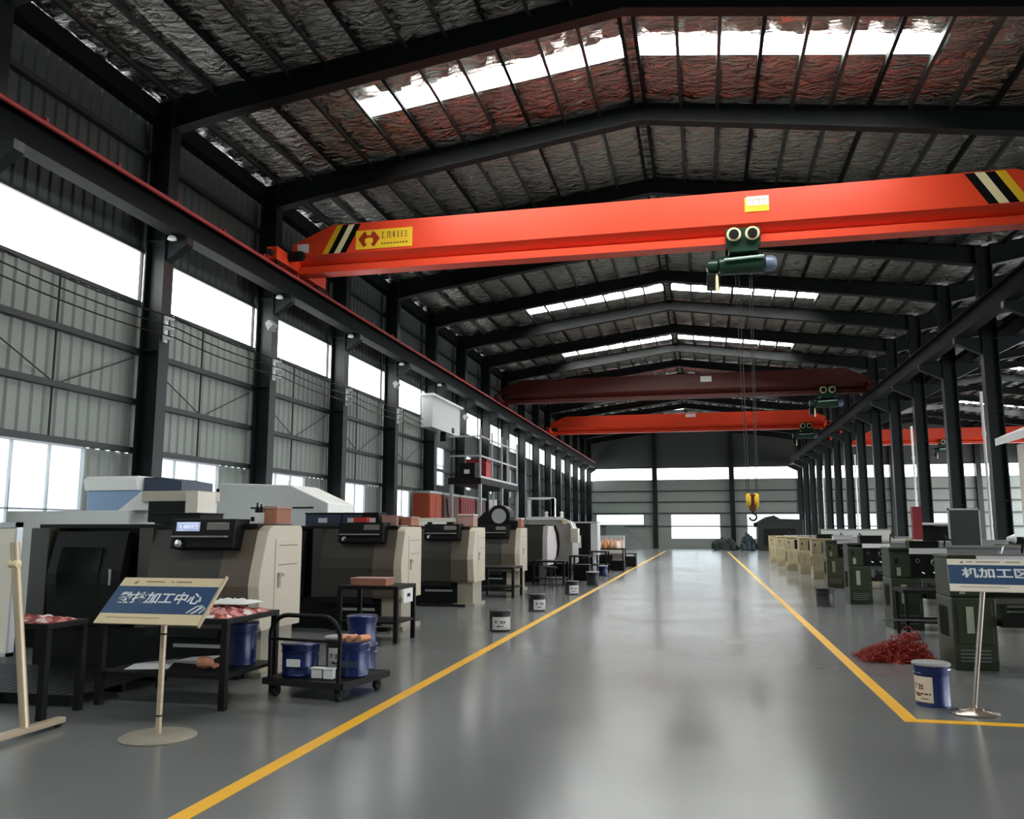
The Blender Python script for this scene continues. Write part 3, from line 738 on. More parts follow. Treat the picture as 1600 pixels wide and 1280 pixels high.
# pale rounded machining centre
t = thing('machining_centre', 'tall pale grey machining centre with rounded top and white pipes, after the fifth lathe', 'machine', (-4.55, 30.2, 0))
MB().prism([(-1.6, .4), (0, .4), (0, 1.5), (-.12, 1.85), (-.5, 2.0), (-1.6, 2.0)], 'y', 0, 1.5).build('body', mat('pale_grey_enamel', '#a9a79f', .45), t, bevel=.03)
MB().prism([(-1.65, 1.95), (-.45, 1.95), (-.1, 1.82), (.05, 1.5), (.1, 1.5), (-.05, 1.9), (-.45, 2.06), (-1.65, 2.06)], 'y', -.08, .1).build('top_rim', M_WHITE, t)
MB().cyl((-.25, -.1, 1.88), (-.25, 0, 1.88), .09).build('round_lamp', M_CREAM, t)
MB().box(-.05, .22, -.15, .25, 1.15, 1.65).build('side_box', M_SIGNW, t, bevel=.02)
fr = MB()
for x in (-1.6, -.72): fr.box(x - .05, x + .05, .1, .2, 2.0, 2.72)
fr.box(-1.65, -.67, .1, .2, 2.68, 2.76).box(-.77, -.67, .1, .5, 2.0, 2.72).build('guard_frame', M_WHITE, t)
for i, x in enumerate((-.95, -.4)): MB().lathe([(.03, 0), (.07, .02), (.05, .12), (.07, .18), (.03, .22)], (x, .1, 2.03), 12).build('pipe_fitting', M_WHITE, t)
MB().box(-1.5, -.1, .1, 1.4, 0, .4).build('base', M_BLACK, t)
# dark cabinet with white door edge
t = thing('electrical_cabinet', 'black electrical cabinet with white door edge beyond the rounded machining centre', 'cabinet', (-4.4, 34.0, 0))
MB().box(-.95, 0, 0, .9, .55, 1.86).build('carcass', M_BLACK, t, bevel=.01)
MB().box(0, .28, .02, .9, .6, 1.84).build('door', mat('cabinet_white', '#d9dbd9', .4), t, bevel=.01)
MB().box(-.98, .3, -.02, .95, 1.86, 1.92).build('top_cover', M_FRAME, t)
pn = MB().box(-1.0, -.3, -.35, -.3, .75, 1.42).build('display_panel', M_BLACK, t)
MB().box(-.45, -.33, -.36, -.35, .9, 1.38).build('paper_strip', M_WHITE, pn)
MB().box(-.9, -.05, .1, .8, 0, .55).build('base', M_DARK, t)
# ---- clutter on top of the machines
def crate(name, label, cat, x0, x1, y0, y1, z0, z1, m, lid=None, group=None):
    t = thing(name, label, cat, ((x0 + x1) / 2, (y0 + y1) / 2, z0), 0, group)
    w, d, h = (x1 - x0) / 2, (y1 - y0) / 2, z1 - z0
    MB().box(-w, w, -d, d, 0, h * .86).build('box_body', m, t, bevel=.006)
    MB().box(-w - .008, w + .008, -d - .008, d + .008, h * .86, h).build('lid', lid or m, t, bevel=.004)
    return t
ZT = 1.668
crate('cardboard_box', 'brown cardboard box on the first lathe beside the white bottle caddy', 'box', -4.93, -4.77, 9.0, 9.35, ZT, ZT + .2, M_CARD, M_PINK)
t = thing('bottle_caddy', 'white caddy of dark bottles on top of the first lathe', 'caddy', (-5.08, 9.2, ZT))
MB().prism([(-.12, 0), (.12, 0), (.09, .13), (-.09, .13)], 'y', -.09, .09).build('caddy_body', M_WHITE, t, bevel=.008)
for i, x in enumerate((-.05, .0, .06)): MB().lathe([(.025, .05), (.025, .17), (.01, .21), (.01, .25 - i * .02), (.0, .25 - i * .02)], (x, 0, 0), 12).build('bottle', M_BLACK, t, smooth=True)
MB().box(-.08, -.03, -.092, -.088, .03, .08).build('label', M_DARK, t)
t = thing('tool_tray', 'flat black tray on top of the first lathe under the bottle caddy', 'tray', (-4.95, 9.2, ZT))
t2 = crate('storage_bin', 'dark parts bin on the first lathe next to its screen cabinet', 'box', -6.35, -5.75, 9.0, 9.5, ZT, ZT + .13, M_DARK)
D.objects.remove(t)
for i, (x0, x1, l) in enumerate(((-6.62, -5.98, 'dark blue parts bin on the second lathe, end of the row'), (-5.94, -5.6, 'dark blue parts bin with pale card, middle of the row on the second lathe'), (-5.56, -5.3, 'black parts bin on the second lathe, aisle end of the row'))):
    b = crate('parts_bin', l, 'bin', x0, x1, 13.5, 13.85, ZT, ZT + .22, M_DKBLUE if i < 2 else M_BLACK, M_DARK, 'bins on the second lathe')
    MB().box(-.08, .08, -.182, -.178, .05, .13).build('card', M_PAPER, b)
crate('tool_box', 'small bright red tool box in front of the blue bins on the second lathe', 'tool box', -5.62, -5.38, 13.2, 13.32, 1.722, 1.8, mat('tool_red', '#d13a34', .4))
crate('cardboard_box', 'pinkish cardboard box on the second lathe close to its end panel', 'box', -5.24, -4.98, 13.5, 13.8, ZT, ZT + .17, M_PINK)
crate('cardboard_box', 'reddish cardboard box at the aisle end of the second lathe top', 'box', -4.95, -4.76, 13.6, 14.0, ZT, ZT + .15, M_CARD, M_PINK)
t = thing('bar_feeder', 'long white bar with dark gaps lying on the third lathe', 'bar', (-5.75, 18.0, ZT))
MB().box(-.6, .5, -.06, .06, .1, .19).build('beam', M_SIGNW, t)
for x in (-.55, -.1, .35): MB().box(x - .06, x + .06, -.05, .05, 0, .1).build('foot', M_DARK, t)
MB().box(-.45, -.16, -.062, -.055, .02, .1).box(-.04, .28, -.062, -.055, .02, .1).build('cover', M_WHITE, t)
crate('cardboard_box', 'tan pink carton on the third lathe beside the white bar', 'box', -5.2, -4.85, 17.9, 18.25, ZT, ZT + .27, M_PINK, M_BEIGE)
t = thing('hydraulic_unit', 'dark hydraulic unit with round drum on the fourth lathe', 'hydraulic unit', (-5.5, 22.85, ZT))
MB().box(-.6, .6, -.25, .25, 0, .18).build('tank', M_BLACK, t, bevel=.01)
MB().lathe([(.05, -.3), (.3, -.28), (.3, .28), (.05, .3)], (.1, 0, .3), 22, 'y').build('drum', M_BLACK, t, smooth=True)
MB().lathe([(.0, -.31), (.2, -.31), (.2, -.29)], (.1, 0, .3), 22, 'y').build('drum_face', M_GREYLID, t)
for x in (-.2, -.08): MB().box(x - .035, x + .035, -.05, .05, .18, .75).build('upright', M_WHITE, t)
MB().prism([(-.6, .18), (-.25, .18), (-.25, .5)], 'y', -.1, .1).build('gusset', M_DARK, t)
crate('cardboard_box', 'brown carton with pale end at the aisle end of the fourth lathe top', 'box', -4.87, -4.77, 22.5, 22.9, ZT, ZT + .25, M_CARD, M_SIGNW)
# ---- second row by the windows
t = thing('machining_centre', 'light blue and white machining centre by the first window', 'machine', (-8.6, 11.5, 0))
MB().box(-.72, .2, 0, 1.0, .2, 2.2).build('body', M_LTBLUE, t, bevel=.02)
MB().prism([(-.04, 2.2), (-.08, 2.36), (.0, 2.42), (1.0, 2.42), (1.0, 2.2)], 'x', -.74, .18).build('top_hood', M_WHITE, t, bevel=.01)
MB().prism([(.2, 1.7), (.85, 2.1), (.85, 2.34), (.5, 2.4), (.2, 2.4)], 'y', .1, .95).build('side_guard', M_DKBLUE, t)
MB().box(-.72, .8, .05, 1.0, 0, .2).build('base', M_DARK, t)
t = thing('cnc_router', 'long white machine bed standing between the first lathe and the window', 'machine', (-8.35, 10.2, 0))
MB().box(-1.2, .75, 0, .9, .3, 1.86).build('bed', M_SIGNWHITE, t, bevel=.01)
MB().prism([(.5, 1.86), (1.4, 1.86), (1.4, 2.12), (.85, 2.12)], 'y', .1, .8).build('gantry', M_WHITE, t, bevel=.01)
hd = MB().box(.9, 1.75, .05, .6, 1.98, 2.12).build('spindle_head', M_BEIGE, t, bevel=.01)
MB().box(1.05, 1.65, .0, .5, 1.7, 1.98).build('spindle_motor', M_DARK, hd)
MB().box(1.62, 1.8, -.02, .4, 1.75, 2.1).build('end_cap', M_SIGNW, hd)
MB().box(-1.1, .7, .1, .8, 0, .3).build('base', M_DARK, t)
t = thing('machining_centre', 'white machining centre with sloping top in front of the second window', 'machine', (-7.9, 15.0, 0))
MB().prism([(-1.3, .3), (1.0, .3), (1.0, 2.1), (.2, 2.45), (-1.3, 2.5)], 'y', 0, 1.2).build('body', M_SIGNWHITE, t, bevel=.02)
MB().box(-.6, .7, -.012, 0, 2.0, 2.03).build('seam', M_DARK, t)
MB().box(-1.42, -1.3, .1, .25, 2.3, 2.4).build('side_lamp', M_BLACK, t)
MB().lathe([(.04, 0), (.04, .1), (.02, .12)], (0, .4, 2.46), 12).build('cap', M_WHITE, t)
MB().box(-1.2, .9, .1, 1.1, 0, .3).build('base', M_DARK, t)
# ---- steel work tables
def table(label, x0, x1, y0, y1, h=.8, shelf=.3, leg=.06, group='dark steel work tables'):
    t = thing('work_table', label, 'table', ((x0 + x1) / 2, (y0 + y1) / 2, 0), 0, group)
    w, d = (x1 - x0) / 2, (y1 - y0) / 2
    MB().box(-w, w, -d, d, h - .05, h).build('table_top', M_DARK, t, bevel=.004)
    for sx in (-1, 1):
        for sy in (-1, 1): MB().box(sx * w - (leg if sx > 0 else 0), sx * w + (0 if sx > 0 else leg), sy * d - (leg if sy > 0 else 0), sy * d + (0 if sy > 0 else leg), 0, h - .05).build('leg', M_DARK, t)
    if shelf: MB().box(-w + .01, w - .01, -d + .01, d - .01, shelf - .03, shelf).build('shelf', M_DARK, t)
    return t
table('dark steel work table beside the blue board, red checked cloth on top', -5.55, -4.22, 7.12, 8.1)
table('dark steel work table behind the white board stand, checked cloth at its corner', -6.6, -5.5, 6.42, 6.92, .8, 0)
table('dark steel work table carrying a pinkish box, in front of the second lathe', -5.2, -4.28, 11.7, 12.5)
table('low dark table in front of the fourth lathe, behind the first labelled pail', -5.35, -4.42, 20.0, 21.0, .72, .25)
table('small dark table in front of the fifth lathe', -4.95, -4.0, 24.9, 25.7, .7, .2)
table('dark table below the pale machining centre', -4.4, -3.75, 28.4, 29.4, .75, .3)
table('dark table in front of the black cabinet', -4.3, -3.6, 32.4, 33.4, .8, .3)
table('dark table stacked with copper coloured parts, far along the aisle', -4.45, -3.3, 36.2, 37.2, .82, .3)
table('last dark low table of the lathe row', -3.75, -2.98 - .1, 39.4, 40.4, .55, 0)
def cloth(label, x0, x1, y0, y1, z, h=.05, m=M_CHECK):
    mb = MB(); nx, ny = 14, 10; vs = []; fs = []
    rnd = random.Random(int(x0 * 100))
    for j in range(ny + 1):
        for i in range(nx + 1):
            u, v = i / nx, j / ny
            e = min(1, 6 * min(u, 1 - u, v, 1 - v))
            vs.append((x0 + (x1 - x0) * u + rnd.uniform(-.008, .008), y0 + (y1 - y0) * v + rnd.uniform(-.008, .008), z + .004 + e * h * (.55 + .45 * math.sin(u * 17 + v * 9) * math.sin(v * 13)) + rnd.uniform(0, .004)))
    n = (nx + 1) * (ny + 1)
    vs += [(x, y, z + .001) for x, y, _ in vs]
    for j in range(ny):
        for i in range(nx):
            a = j * (nx + 1) + i
            fs += [(a, a + 1, a + nx + 2, a + nx + 1), (n + a, n + a + nx + 1, n + a + nx + 2, n + a + 1)]
    ring = [i for i in range(nx + 1)] + [j * (nx + 1) + nx for j in range(1, ny + 1)] + [ny * (nx + 1) + i for i in range(nx - 1, -1, -1)] + [j * (nx + 1) for j in range(ny - 1, 0, -1)]
    for a, b in zip(ring, ring[1:] + ring[:1]): fs.append((a, b, n + b, n + a))
    mb.add(vs, fs)
    return tag(mb.build('checked_cloth', m, smooth=True), label, 'cloth')
cloth('red and white checked cloth on the work table by the blue board', -4.95, -4.24, 7.16, 7.95, .8, .08)
cloth('red checked cloth at the table corner behind the white board stand', -6.1, -5.52, 6.44, 6.8, .8, .05)
wc_ = cloth('white crumpled cloth lying over the checked cloth on the work table', -4.75, -4.3, 7.55, 7.9, .89, .04, M_PAPER); wc_.name = 'white_cloth'
# sheets and glove on the shelf
for i, (x, y, z, r, l) in enumerate(((-5.2, 7.45, .302, .3, 'white paper sheet on the lower shelf of the table by the blue board'), (-4.98, 7.85, .302, -.2, 'white paper sheet near the tan glove on the lower table shelf'))):
    o = MB().add([(-.2, -.14, 0), (.2, -.14, .0), (.2, .14, .05), (-.2, .14, .01), (-.2, -.14, .003), (.2, -.14, .003), (.2, .14, .053), (-.2, .14, .013)], [(0, 1, 2, 3), (4, 5, 6, 7), (0, 1, 5, 4), (1, 2, 6, 5), (2, 3, 7, 6), (3, 0, 4, 7)]).build('paper_sheet', M_PAPER, loc=(x, y, z), rot=(0, 0, r)); tag(o, l, 'paper')
g = MB(); g.lathe([(.0, -.07), (.05, -.06), (.06, 0), (.05, .05), (.03, .08), (0, .085)], (0, 0, .063), 12, 'x')
for k in range(4): g.tube([(.05, -.035 + k * .023, .05), (.1, -.04 + k * .026, .045), (.13, -.042 + k * .028, .03)], .013, 7)
tag(g.build('work_glove', mat('tan_glove', '#b07a60', .8, bump=.3), smooth=True, loc=(-4.6, 7.4, .306)), 'tan work glove on the lower shelf of the table by the blue board', 'glove')
bx = crate('cardboard_box', 'long pinkish brown box lying on the work table before the second lathe', 'box', -5.02, -4.48, 11.75, 12.1, .8, .91, M_CARD, M_PINK)
t = thing('sign_plate', 'white plate hanging under the edge of the table with the pinkish box', 'sign', (-4.27, 12.1, .55))
MB().box(0, .01, -.2, .2, 0, .2).build('plate', M_WHITE, t)
MB().box(.01, .013, -.05, .08, .08, .13).build('mark', M_DARK, t)
# copper parts on far table
rnd = random.Random(5)
for i in range(12):
    x, y = -4.35 + (i % 4) * .26, 36.35 + (i // 4) * .27
    o = MB().lathe([(.04, 0), (.1, .01), (.11, .12), (.07, .2 + rnd.random() * .2), (.03, .22 + rnd.random() * .2)], (0, 0, 0), 12).build('turned_part', M_COPPER if i % 3 else M_SIGNW, loc=(x, y, .822), smooth=True)
    tag(o, 'turned metal workpiece standing among others on the far table of the lathe row', 'workpiece', 'turned parts on the far table')
crate('storage_bin', 'pale open bin behind the copper parts at the far table', 'bin', -4.4, -3.4, 37.3, 37.9, 0, 1.35, M_SIGNW, M_FRAME)
# ---- pails
def pail(name, label, loc, r=.15, h=.36, body=M_BLUE, lid=M_GREYLID, lab=None, rz=0., group=None, labw=1.0, dark_lid=False):
    t = thing(name, label, 'pail', loc, rz, group)
    MB().lathe([(0, 0), (r * .96, 0), (r * .97, .012), (r * .94, .02), (r * .96, h * .72), (r * 1.01, h * .735), (r * 1.01, h * .76), (r * .97, h * .775), (r, h * .95), (r * .6, h * .95)], (0, 0, 0), 28).build('pail_body', body, t, smooth=True)
    MB().lathe([(r * .98, h * .93), (r * 1.06, h * .94), (r * 1.06, h * .975), (r * 1.0, h), (0, h * .985)], (0, 0, 0), 28).build('lid', lid, t, smooth=True)
    if lab:
        n = 10; vs = []; fs = []
        for i in range(n + 1):
            a = -PI / 2 + (i / n - .5) * labw
            for rr, z in ((r * .98, h * .1), (r * .98, h * .69)): vs.append((rr * math.cos(a), rr * math.sin(a), z))
        for i in range(n): fs.append((2 * i, 2 * i + 2, 2 * i + 3, 2 * i + 1))
        lb = MB().add(vs, fs).build('paper_label', lab, t)
        vs = []; fs = []
        def patch(u0, u1, z0, z1):
            o = len(vs); k = 4
            for i in range(k + 1):
                a = -PI / 2 + (u0 + (u1 - u0) * i / k - .5) * labw
                for z in (z0, z1): vs.append((r * .987 * math.cos(a), r * .987 * math.sin(a), h * z))
            for i in range(k): fs.append((o + 2 * i, o + 2 * i + 2, o + 2 * i + 3, o + 2 * i + 1))
        for u0, u1, z0, z1 in ((.08, .3, .5, .52), (.14, .2, .4, .52), (.38, .44, .4, .52), (.34, .6, .47, .49), (.5, .56, .4, .5), (.34, .62, .39, .41), (.08, .9, .27, .31), (.2, .45, .23, .27), (.45, .8, .17, .19)): patch(u0, u1, z0, z1)
        MB().add(vs, fs).build('print', mat('label_print', '#5a3a30', .6), lb)
    bt = MB().tube([(r * 1.02 * math.cos(a), r * 1.02 * math.sin(a) , h * .86 - .0) for a in [PI * .02 * i for i in range(51)]], .005, 6)
    bt.build('bail_handle', M_CHROME, t)
    return t
M_LABEL = mat('cream_label', '#e3d3bd', .6, var=.05)
pail('metal_pail', 'blue metal pail with cream label and grey lid, beside the right sign base', (2.02, 8.82, 0), .158, .385, M_BLUE, M_GREYLID, M_LABEL, -.85, None, 1.3)
M_PAILW = mat('white_pail_wrap', '#d5d7d8', .5, var=.05); M_PAILK = mat('black_pail', '#1c1d20', .4)
p1 = pail('metal_pail', 'black pail with printed white wrap near the yellow line, closest to the trolley', (-3.24, 13.6, 0), .175, .33, M_PAILK, M_PAILK, M_PAILW, .6, 'black pails along the yellow line', 2.2)
dup(p1, (-3.3, 17.05, 0), .9, 'black pail with a white wrap on one side, second along the left yellow line')
dup(p1, (-3.28, 21.55, 0), .9, 'black pail with a white wrap, third along the left yellow line')
pail('metal_pail', 'plain dark grey pail, fourth along the left yellow line', (-3.24, 25.4, 0), .19, .38, M_PAILK, M_GREYLID, None, 0, 'black pails along the yellow line')
pail('metal_pail', 'small dark blue pail under the far tables of the lathe row', (-3.5, 30.3, 0), .17, .36, M_BLUE, M_GREYLID)
pail('metal_pail', 'plain black pail on the floor in front of the green machines', (2.46, 19.4, 0), .19, .38, M_PAILK, M_PAILK, None, 0)
pail('metal_pail', 'deep blue pail standing in shade under the checked cloth table', (-4.48, 7.82, .302), .16, .4, M_BLUE, M_BLUE)
# ---- platform trolley and load
tr = thing('platform_trolley', 'black platform trolley with round hoop handle carrying blue pails', 'trolley', (-3.70, 8.15, 0), -.17)
MB().box(-.45, .45, -.42, .42, .14, .175).build('deck', M_DARK, tr, bevel=.012)
MB().box(-.46, .46, -.43, -.41, .12, .18).box(-.46, .46, .41, .43, .12, .18).box(-.46, -.44, -.43, .43, .12, .18).box(.44, .46, -.43, .43, .12, .18).build('deck_rim', M_RUBBER, tr)
hp = [(-.39, -.4, .16), (-.4, -.4, .55)] + [(-.4 + .2 * (1 - math.cos(a)), -.4, .58 + .2 * math.sin(a)) for a in [i * PI / 12 for i in range(0, 7)]] + [(.4 - .2 * (1 - math.cos(a)), -.4, .58 + .2 * math.sin(a)) for a in [i * PI / 12 for i in range(6, -1, -1)]] + [(.4, -.4, .55), (.39, -.4, .16)]
MB().tube(hp, .022, 10).build('hoop_handle', M_BLACK, tr, smooth=True)
MB().cyl((-.4, -.4, .55), (.4, -.4, .55), .014).build('cross_bar', M_BLACK, tr)
for sx in (-1, 1):
    for sy in (-1, 1):
        cs = MB().box(sx * .36 - .035, sx * .36 + .035, sy * .34 - .04, sy * .34 + .04, .1, .14).prism([(sy * .34 - .035, .12), (sy * .34 + .035, .12), (sy * .34 + .02, .05), (sy * .34 - .02, .05)], 'x', sx * .36 - .032, sx * .36 - .026).prism([(sy * .34 - .035, .12), (sy * .34 + .035, .12), (sy * .34 + .02, .05), (sy * .34 - .02, .05)], 'x', sx * .36 + .026, sx * .36 + .032).build('caster', M_DARK, tr)
        MB().lathe([(.01, -.022), (.05, -.022), (.055, -.015), (.055, .015), (.05, .022), (.01, .022)], (sx * .36, sy * .34, .055), 18, 'x').build('wheel', M_RUBBER, cs)
TZ = .182
pb = pail('metal_pail', 'wide blue pail with white plate on the trolley deck behind the hoop handle', (-3.955, 8.06, TZ), .185, .31, M_BLUE, M_BLUE)
MB().box(-.05, .09, -.2, -.188, .1, .17).build('plate', M_PAPER, pb)
pg = pail('metal_pail', 'pale grey lidded pail between the two blue pails on the trolley', (-3.68, 8.39, TZ), .15, .34, M_PAILK, M_GREYLID, M_PAILW, .3, None, 1.6)
pc = pail('metal_pail', 'blue pail topped with copper bars on the aisle corner of the trolley', (-3.46, 8.36, TZ), .0, .0) if False else pail('metal_pail', 'blue pail topped with copper bars on the aisle corner of the trolley', (-3.42, 8.14, TZ), .155, .32, M_BLUE, M_BLUE)
MB().box(-.06, .09, -.158, -.148, .09, .15).build('plate', M_DKBLUE, pc)
pail('metal_pail', 'blue pail on the floor just behind the trolley', (-3.74, 9.1, 0), .17, .36, M_BLUE, M_BLUE)
pail('metal_pail', 'blue pail stacked on another behind the trolley', (-3.74, 9.1, .362), .165, .3, M_BLUE, M_BLUE)
for i, (x, y, a, z) in enumerate(((-3.52, 8.09, 1.5, 0), (-3.43, 8.11, 1.45, 0), (-3.32, 8.13, 1.2, .0))):
    o = MB().lathe([(.0, -.07), (.033, -.068), (.036, 0), (.033, .068), (0, .07)], (0, 0, 0), 14, 'x').build('copper_bar', M_COPPER, smooth=True, loc=(x, y, TZ + .32 + .037), rot=(0, 0, a))
    tag(o, ('short copper bar on the blue trolley pail, next to the handle', 'short copper bar on the blue trolley pail, middle one', 'short copper bar on the blue trolley pail, lying crosswise at the aisle side')[i], 'bar', 'copper bars on the trolley pail')
for i, (x, y, w) in enumerate(((-3.69, 7.9, .05), (-3.56, 7.88, .04))):
    crate('carton', ('white carton on the trolley deck beside the wide blue pail', 'white carton on the trolley deck beside the handle leg')[i], 'carton', x - w / 2 - .03, x + w / 2 + .03, y - .035, y + .035, TZ, TZ + .1, M_PAPER, M_WHITE, 'white cartons on the trolley')
# ---- blue board on a stand
sg = thing('sign_stand', 'blue and cream tilted sign lettered 数控加工中心 on a champagne pole and round base', 'sign stand', (-4.19, 6.14, 0))
MB().lathe([(0, 0), (.285, 0), (.29, .012), (.27, .024), (.05, .03), (0, .032)], (0, 0, 0), 32).build('base', mat('grey_cast_base', '#8d8878', .5), sg, smooth=True)
po = MB().cyl((0, 0, .02), (0, 0, 1.02), .024, n=16).build('pole', M_TAN, sg, smooth=True)
for z in (.16, .78): MB().lathe([(.026, z), (.026, z + .012)], (0, 0, 0), 16).build('collar', M_DARK, po)
def board(parent, w, h, tilt, loc, rz, words, band, cream, n_small, bold=.006, size=.14):
    b = D.objects.new('tilted_board', None); COL.objects.link(b); b.parent = parent
    me = MB().box(-w / 2, w / 2, -h / 2, h / 2, -.012, 0)
    b2 = me.build('tilted_board', cream, parent, bevel=.004)
    D.objects.remove(b)
    b2.location = loc; b2.rotation_euler = (tilt, 0, rz)
    MB().box(-w / 2 + .002, w / 2 - .002, -h * .29, h * .30, 0, .002).build('colour_band', band, b2)
    text_mesh('lettering', words, size, M_TEXT, b2, (-.01, .012, .003), (0, 0, 0), .001, bold, 1.0)
    g = MB(); x = -w * .3
    for (a, c) in n_small: g.box(-w / 2 + a * w, -w / 2 + c * w, h * .39, h * .415, 0, .002)
    g.prism([(-w * .37, h * .36), (-w * .33, h * .36), (-w * .335, h * .43), (-w * .36, h * .4)], 'z', 0, .002)
    g.build('small_print', mat('sign_small_print', '#8a7a58', .6), b2)
    MB().box(-w / 2 + .08, w * .1, -h * .385, -h * .372, 0, .002).build('footer_line', mat('sign_footer', '#a08f6a', .6), b2)
    return b2
b = board(sg, .92, .485, math.radians(43), (-.05, 0, 1.045), 0, '数控加工中心', M_NAVY, M_SIGN, ((.25, .43), (.5, .52), (.55, .7)), .0025, .125)
MB().box(.46, .475, -.26, .26, -.016, .012).build('edge_strip', M_TAN, b)
g = MB()
g.tube([(.3, -.13, .004), (.36, -.06, .004), (.4, -.05, .004), (.38, -.1, .004), (.34, -.135, .004)], .006, 6).tube([(.36, -.13, .004), (.42, -.06, .004), (.44, -.08, .004), (.41, -.13, .004)], .006, 6)
g.build('emblem', M_TEXT, b)
# ---- white board on wheeled frame at the picture edge
wb = thing('notice_board', 'beige notice board on a slanted pole with T shaped foot, beside the first lathe', 'board', (-5.32, 5.95, 0))
MB().box(-1.5, -.115, -.02, .02, .62, 1.64).build('panel', M_SIGNW, wb, bevel=.006)
MB().box(-1.52, -.105, -.03, .03, 1.62, 1.66).box(-.125, -.105, -.03, .03, .6, 1.66).box(-1.52, -.105, -.03, .03, .6, .63).build('panel_frame', M_FRAME, wb)
MB().cyl((.1, -.02, .06), (-.1, -.05, 1.5), .035, n=16).build('pole', M_TAN, wb, smooth=True)
MB().box(.06, .14, -.5, .38, .03, .075).build('foot', M_TAN, wb, bevel=.006)
for y in (-.45, .33): MB().lathe([(.01, -.02), (.03, -.02), (.03, .02), (.01, .02)], (.1, y, .03), 12, 'x').build('caster', M_RUBBER, wb)
k = MB().lathe([(.0, -.05), (.03, -.05), (.035, .03), (.0, .04)], (-.07, -.06, 1.33), 12, 'x').build('clamp_knob', M_CREAM, wb, smooth=True)

# low slatted walking board and stools
t = thing('duckboard', 'dark slatted walking board on the floor in front of the first lathe', 'floor board', (-6.85, 7.75, 0))  # dark board added here also stands for the shade on the floor
MB().box(-1.2, 1.15, -.75, -.69, 0, .08).box(-1.2, 1.15, .64, .7, 0, .08).box(-1.2, 1.15, -.03, .03, 0, .08).build('bearers', M_BLACK, t)
mb = MB(); x = -1.2
while x < 1.1: mb.box(x, x + .11, -.76, .71, .08, .1); x += .125
mb.build('slats', M_DARK, t)
st = thing('steel_stool', 'dark round stool between the fourth and fifth lathes', 'stool', (-4.1, 23.2, 0), 0, 'dark stools by the lathes')
MB().lathe([(0, .55), (.17, .55), (.18, .58), (.17, .61), (0, .61)], (0, 0, 0), 18).build('seat', M_BLACK, st)
for a in (.4, 1.97, 3.54, 5.11): MB().cyl((.1 * math.cos(a), .1 * math.sin(a), .55), (.18 * math.cos(a), .18 * math.sin(a), 0), .014, n=8).build('leg', M_DARK, st)
dup(st, (-4.15, 31.2, 0), label='dark round stool just beyond the pale machining centre')
for i, (x, y, h, l) in enumerate(((-3.85, 27.6, .5, 'black bin beside the small table of the fifth lathe'), (-3.9, 35.2, .6, 'black bin before the table of copper parts'), (-3.35, 34.3, .4, 'low black bin nearest the yellow line by the black cabinet'), (-3.2, 38.3, .45, 'black bin between the copper parts table and the last low table'))):
    crate('waste_bin', l, 'bin', x - .25, x + .25, y - .25, y + .25, 0, h, M_BLACK, M_DARK, 'black bins along the lathe row')
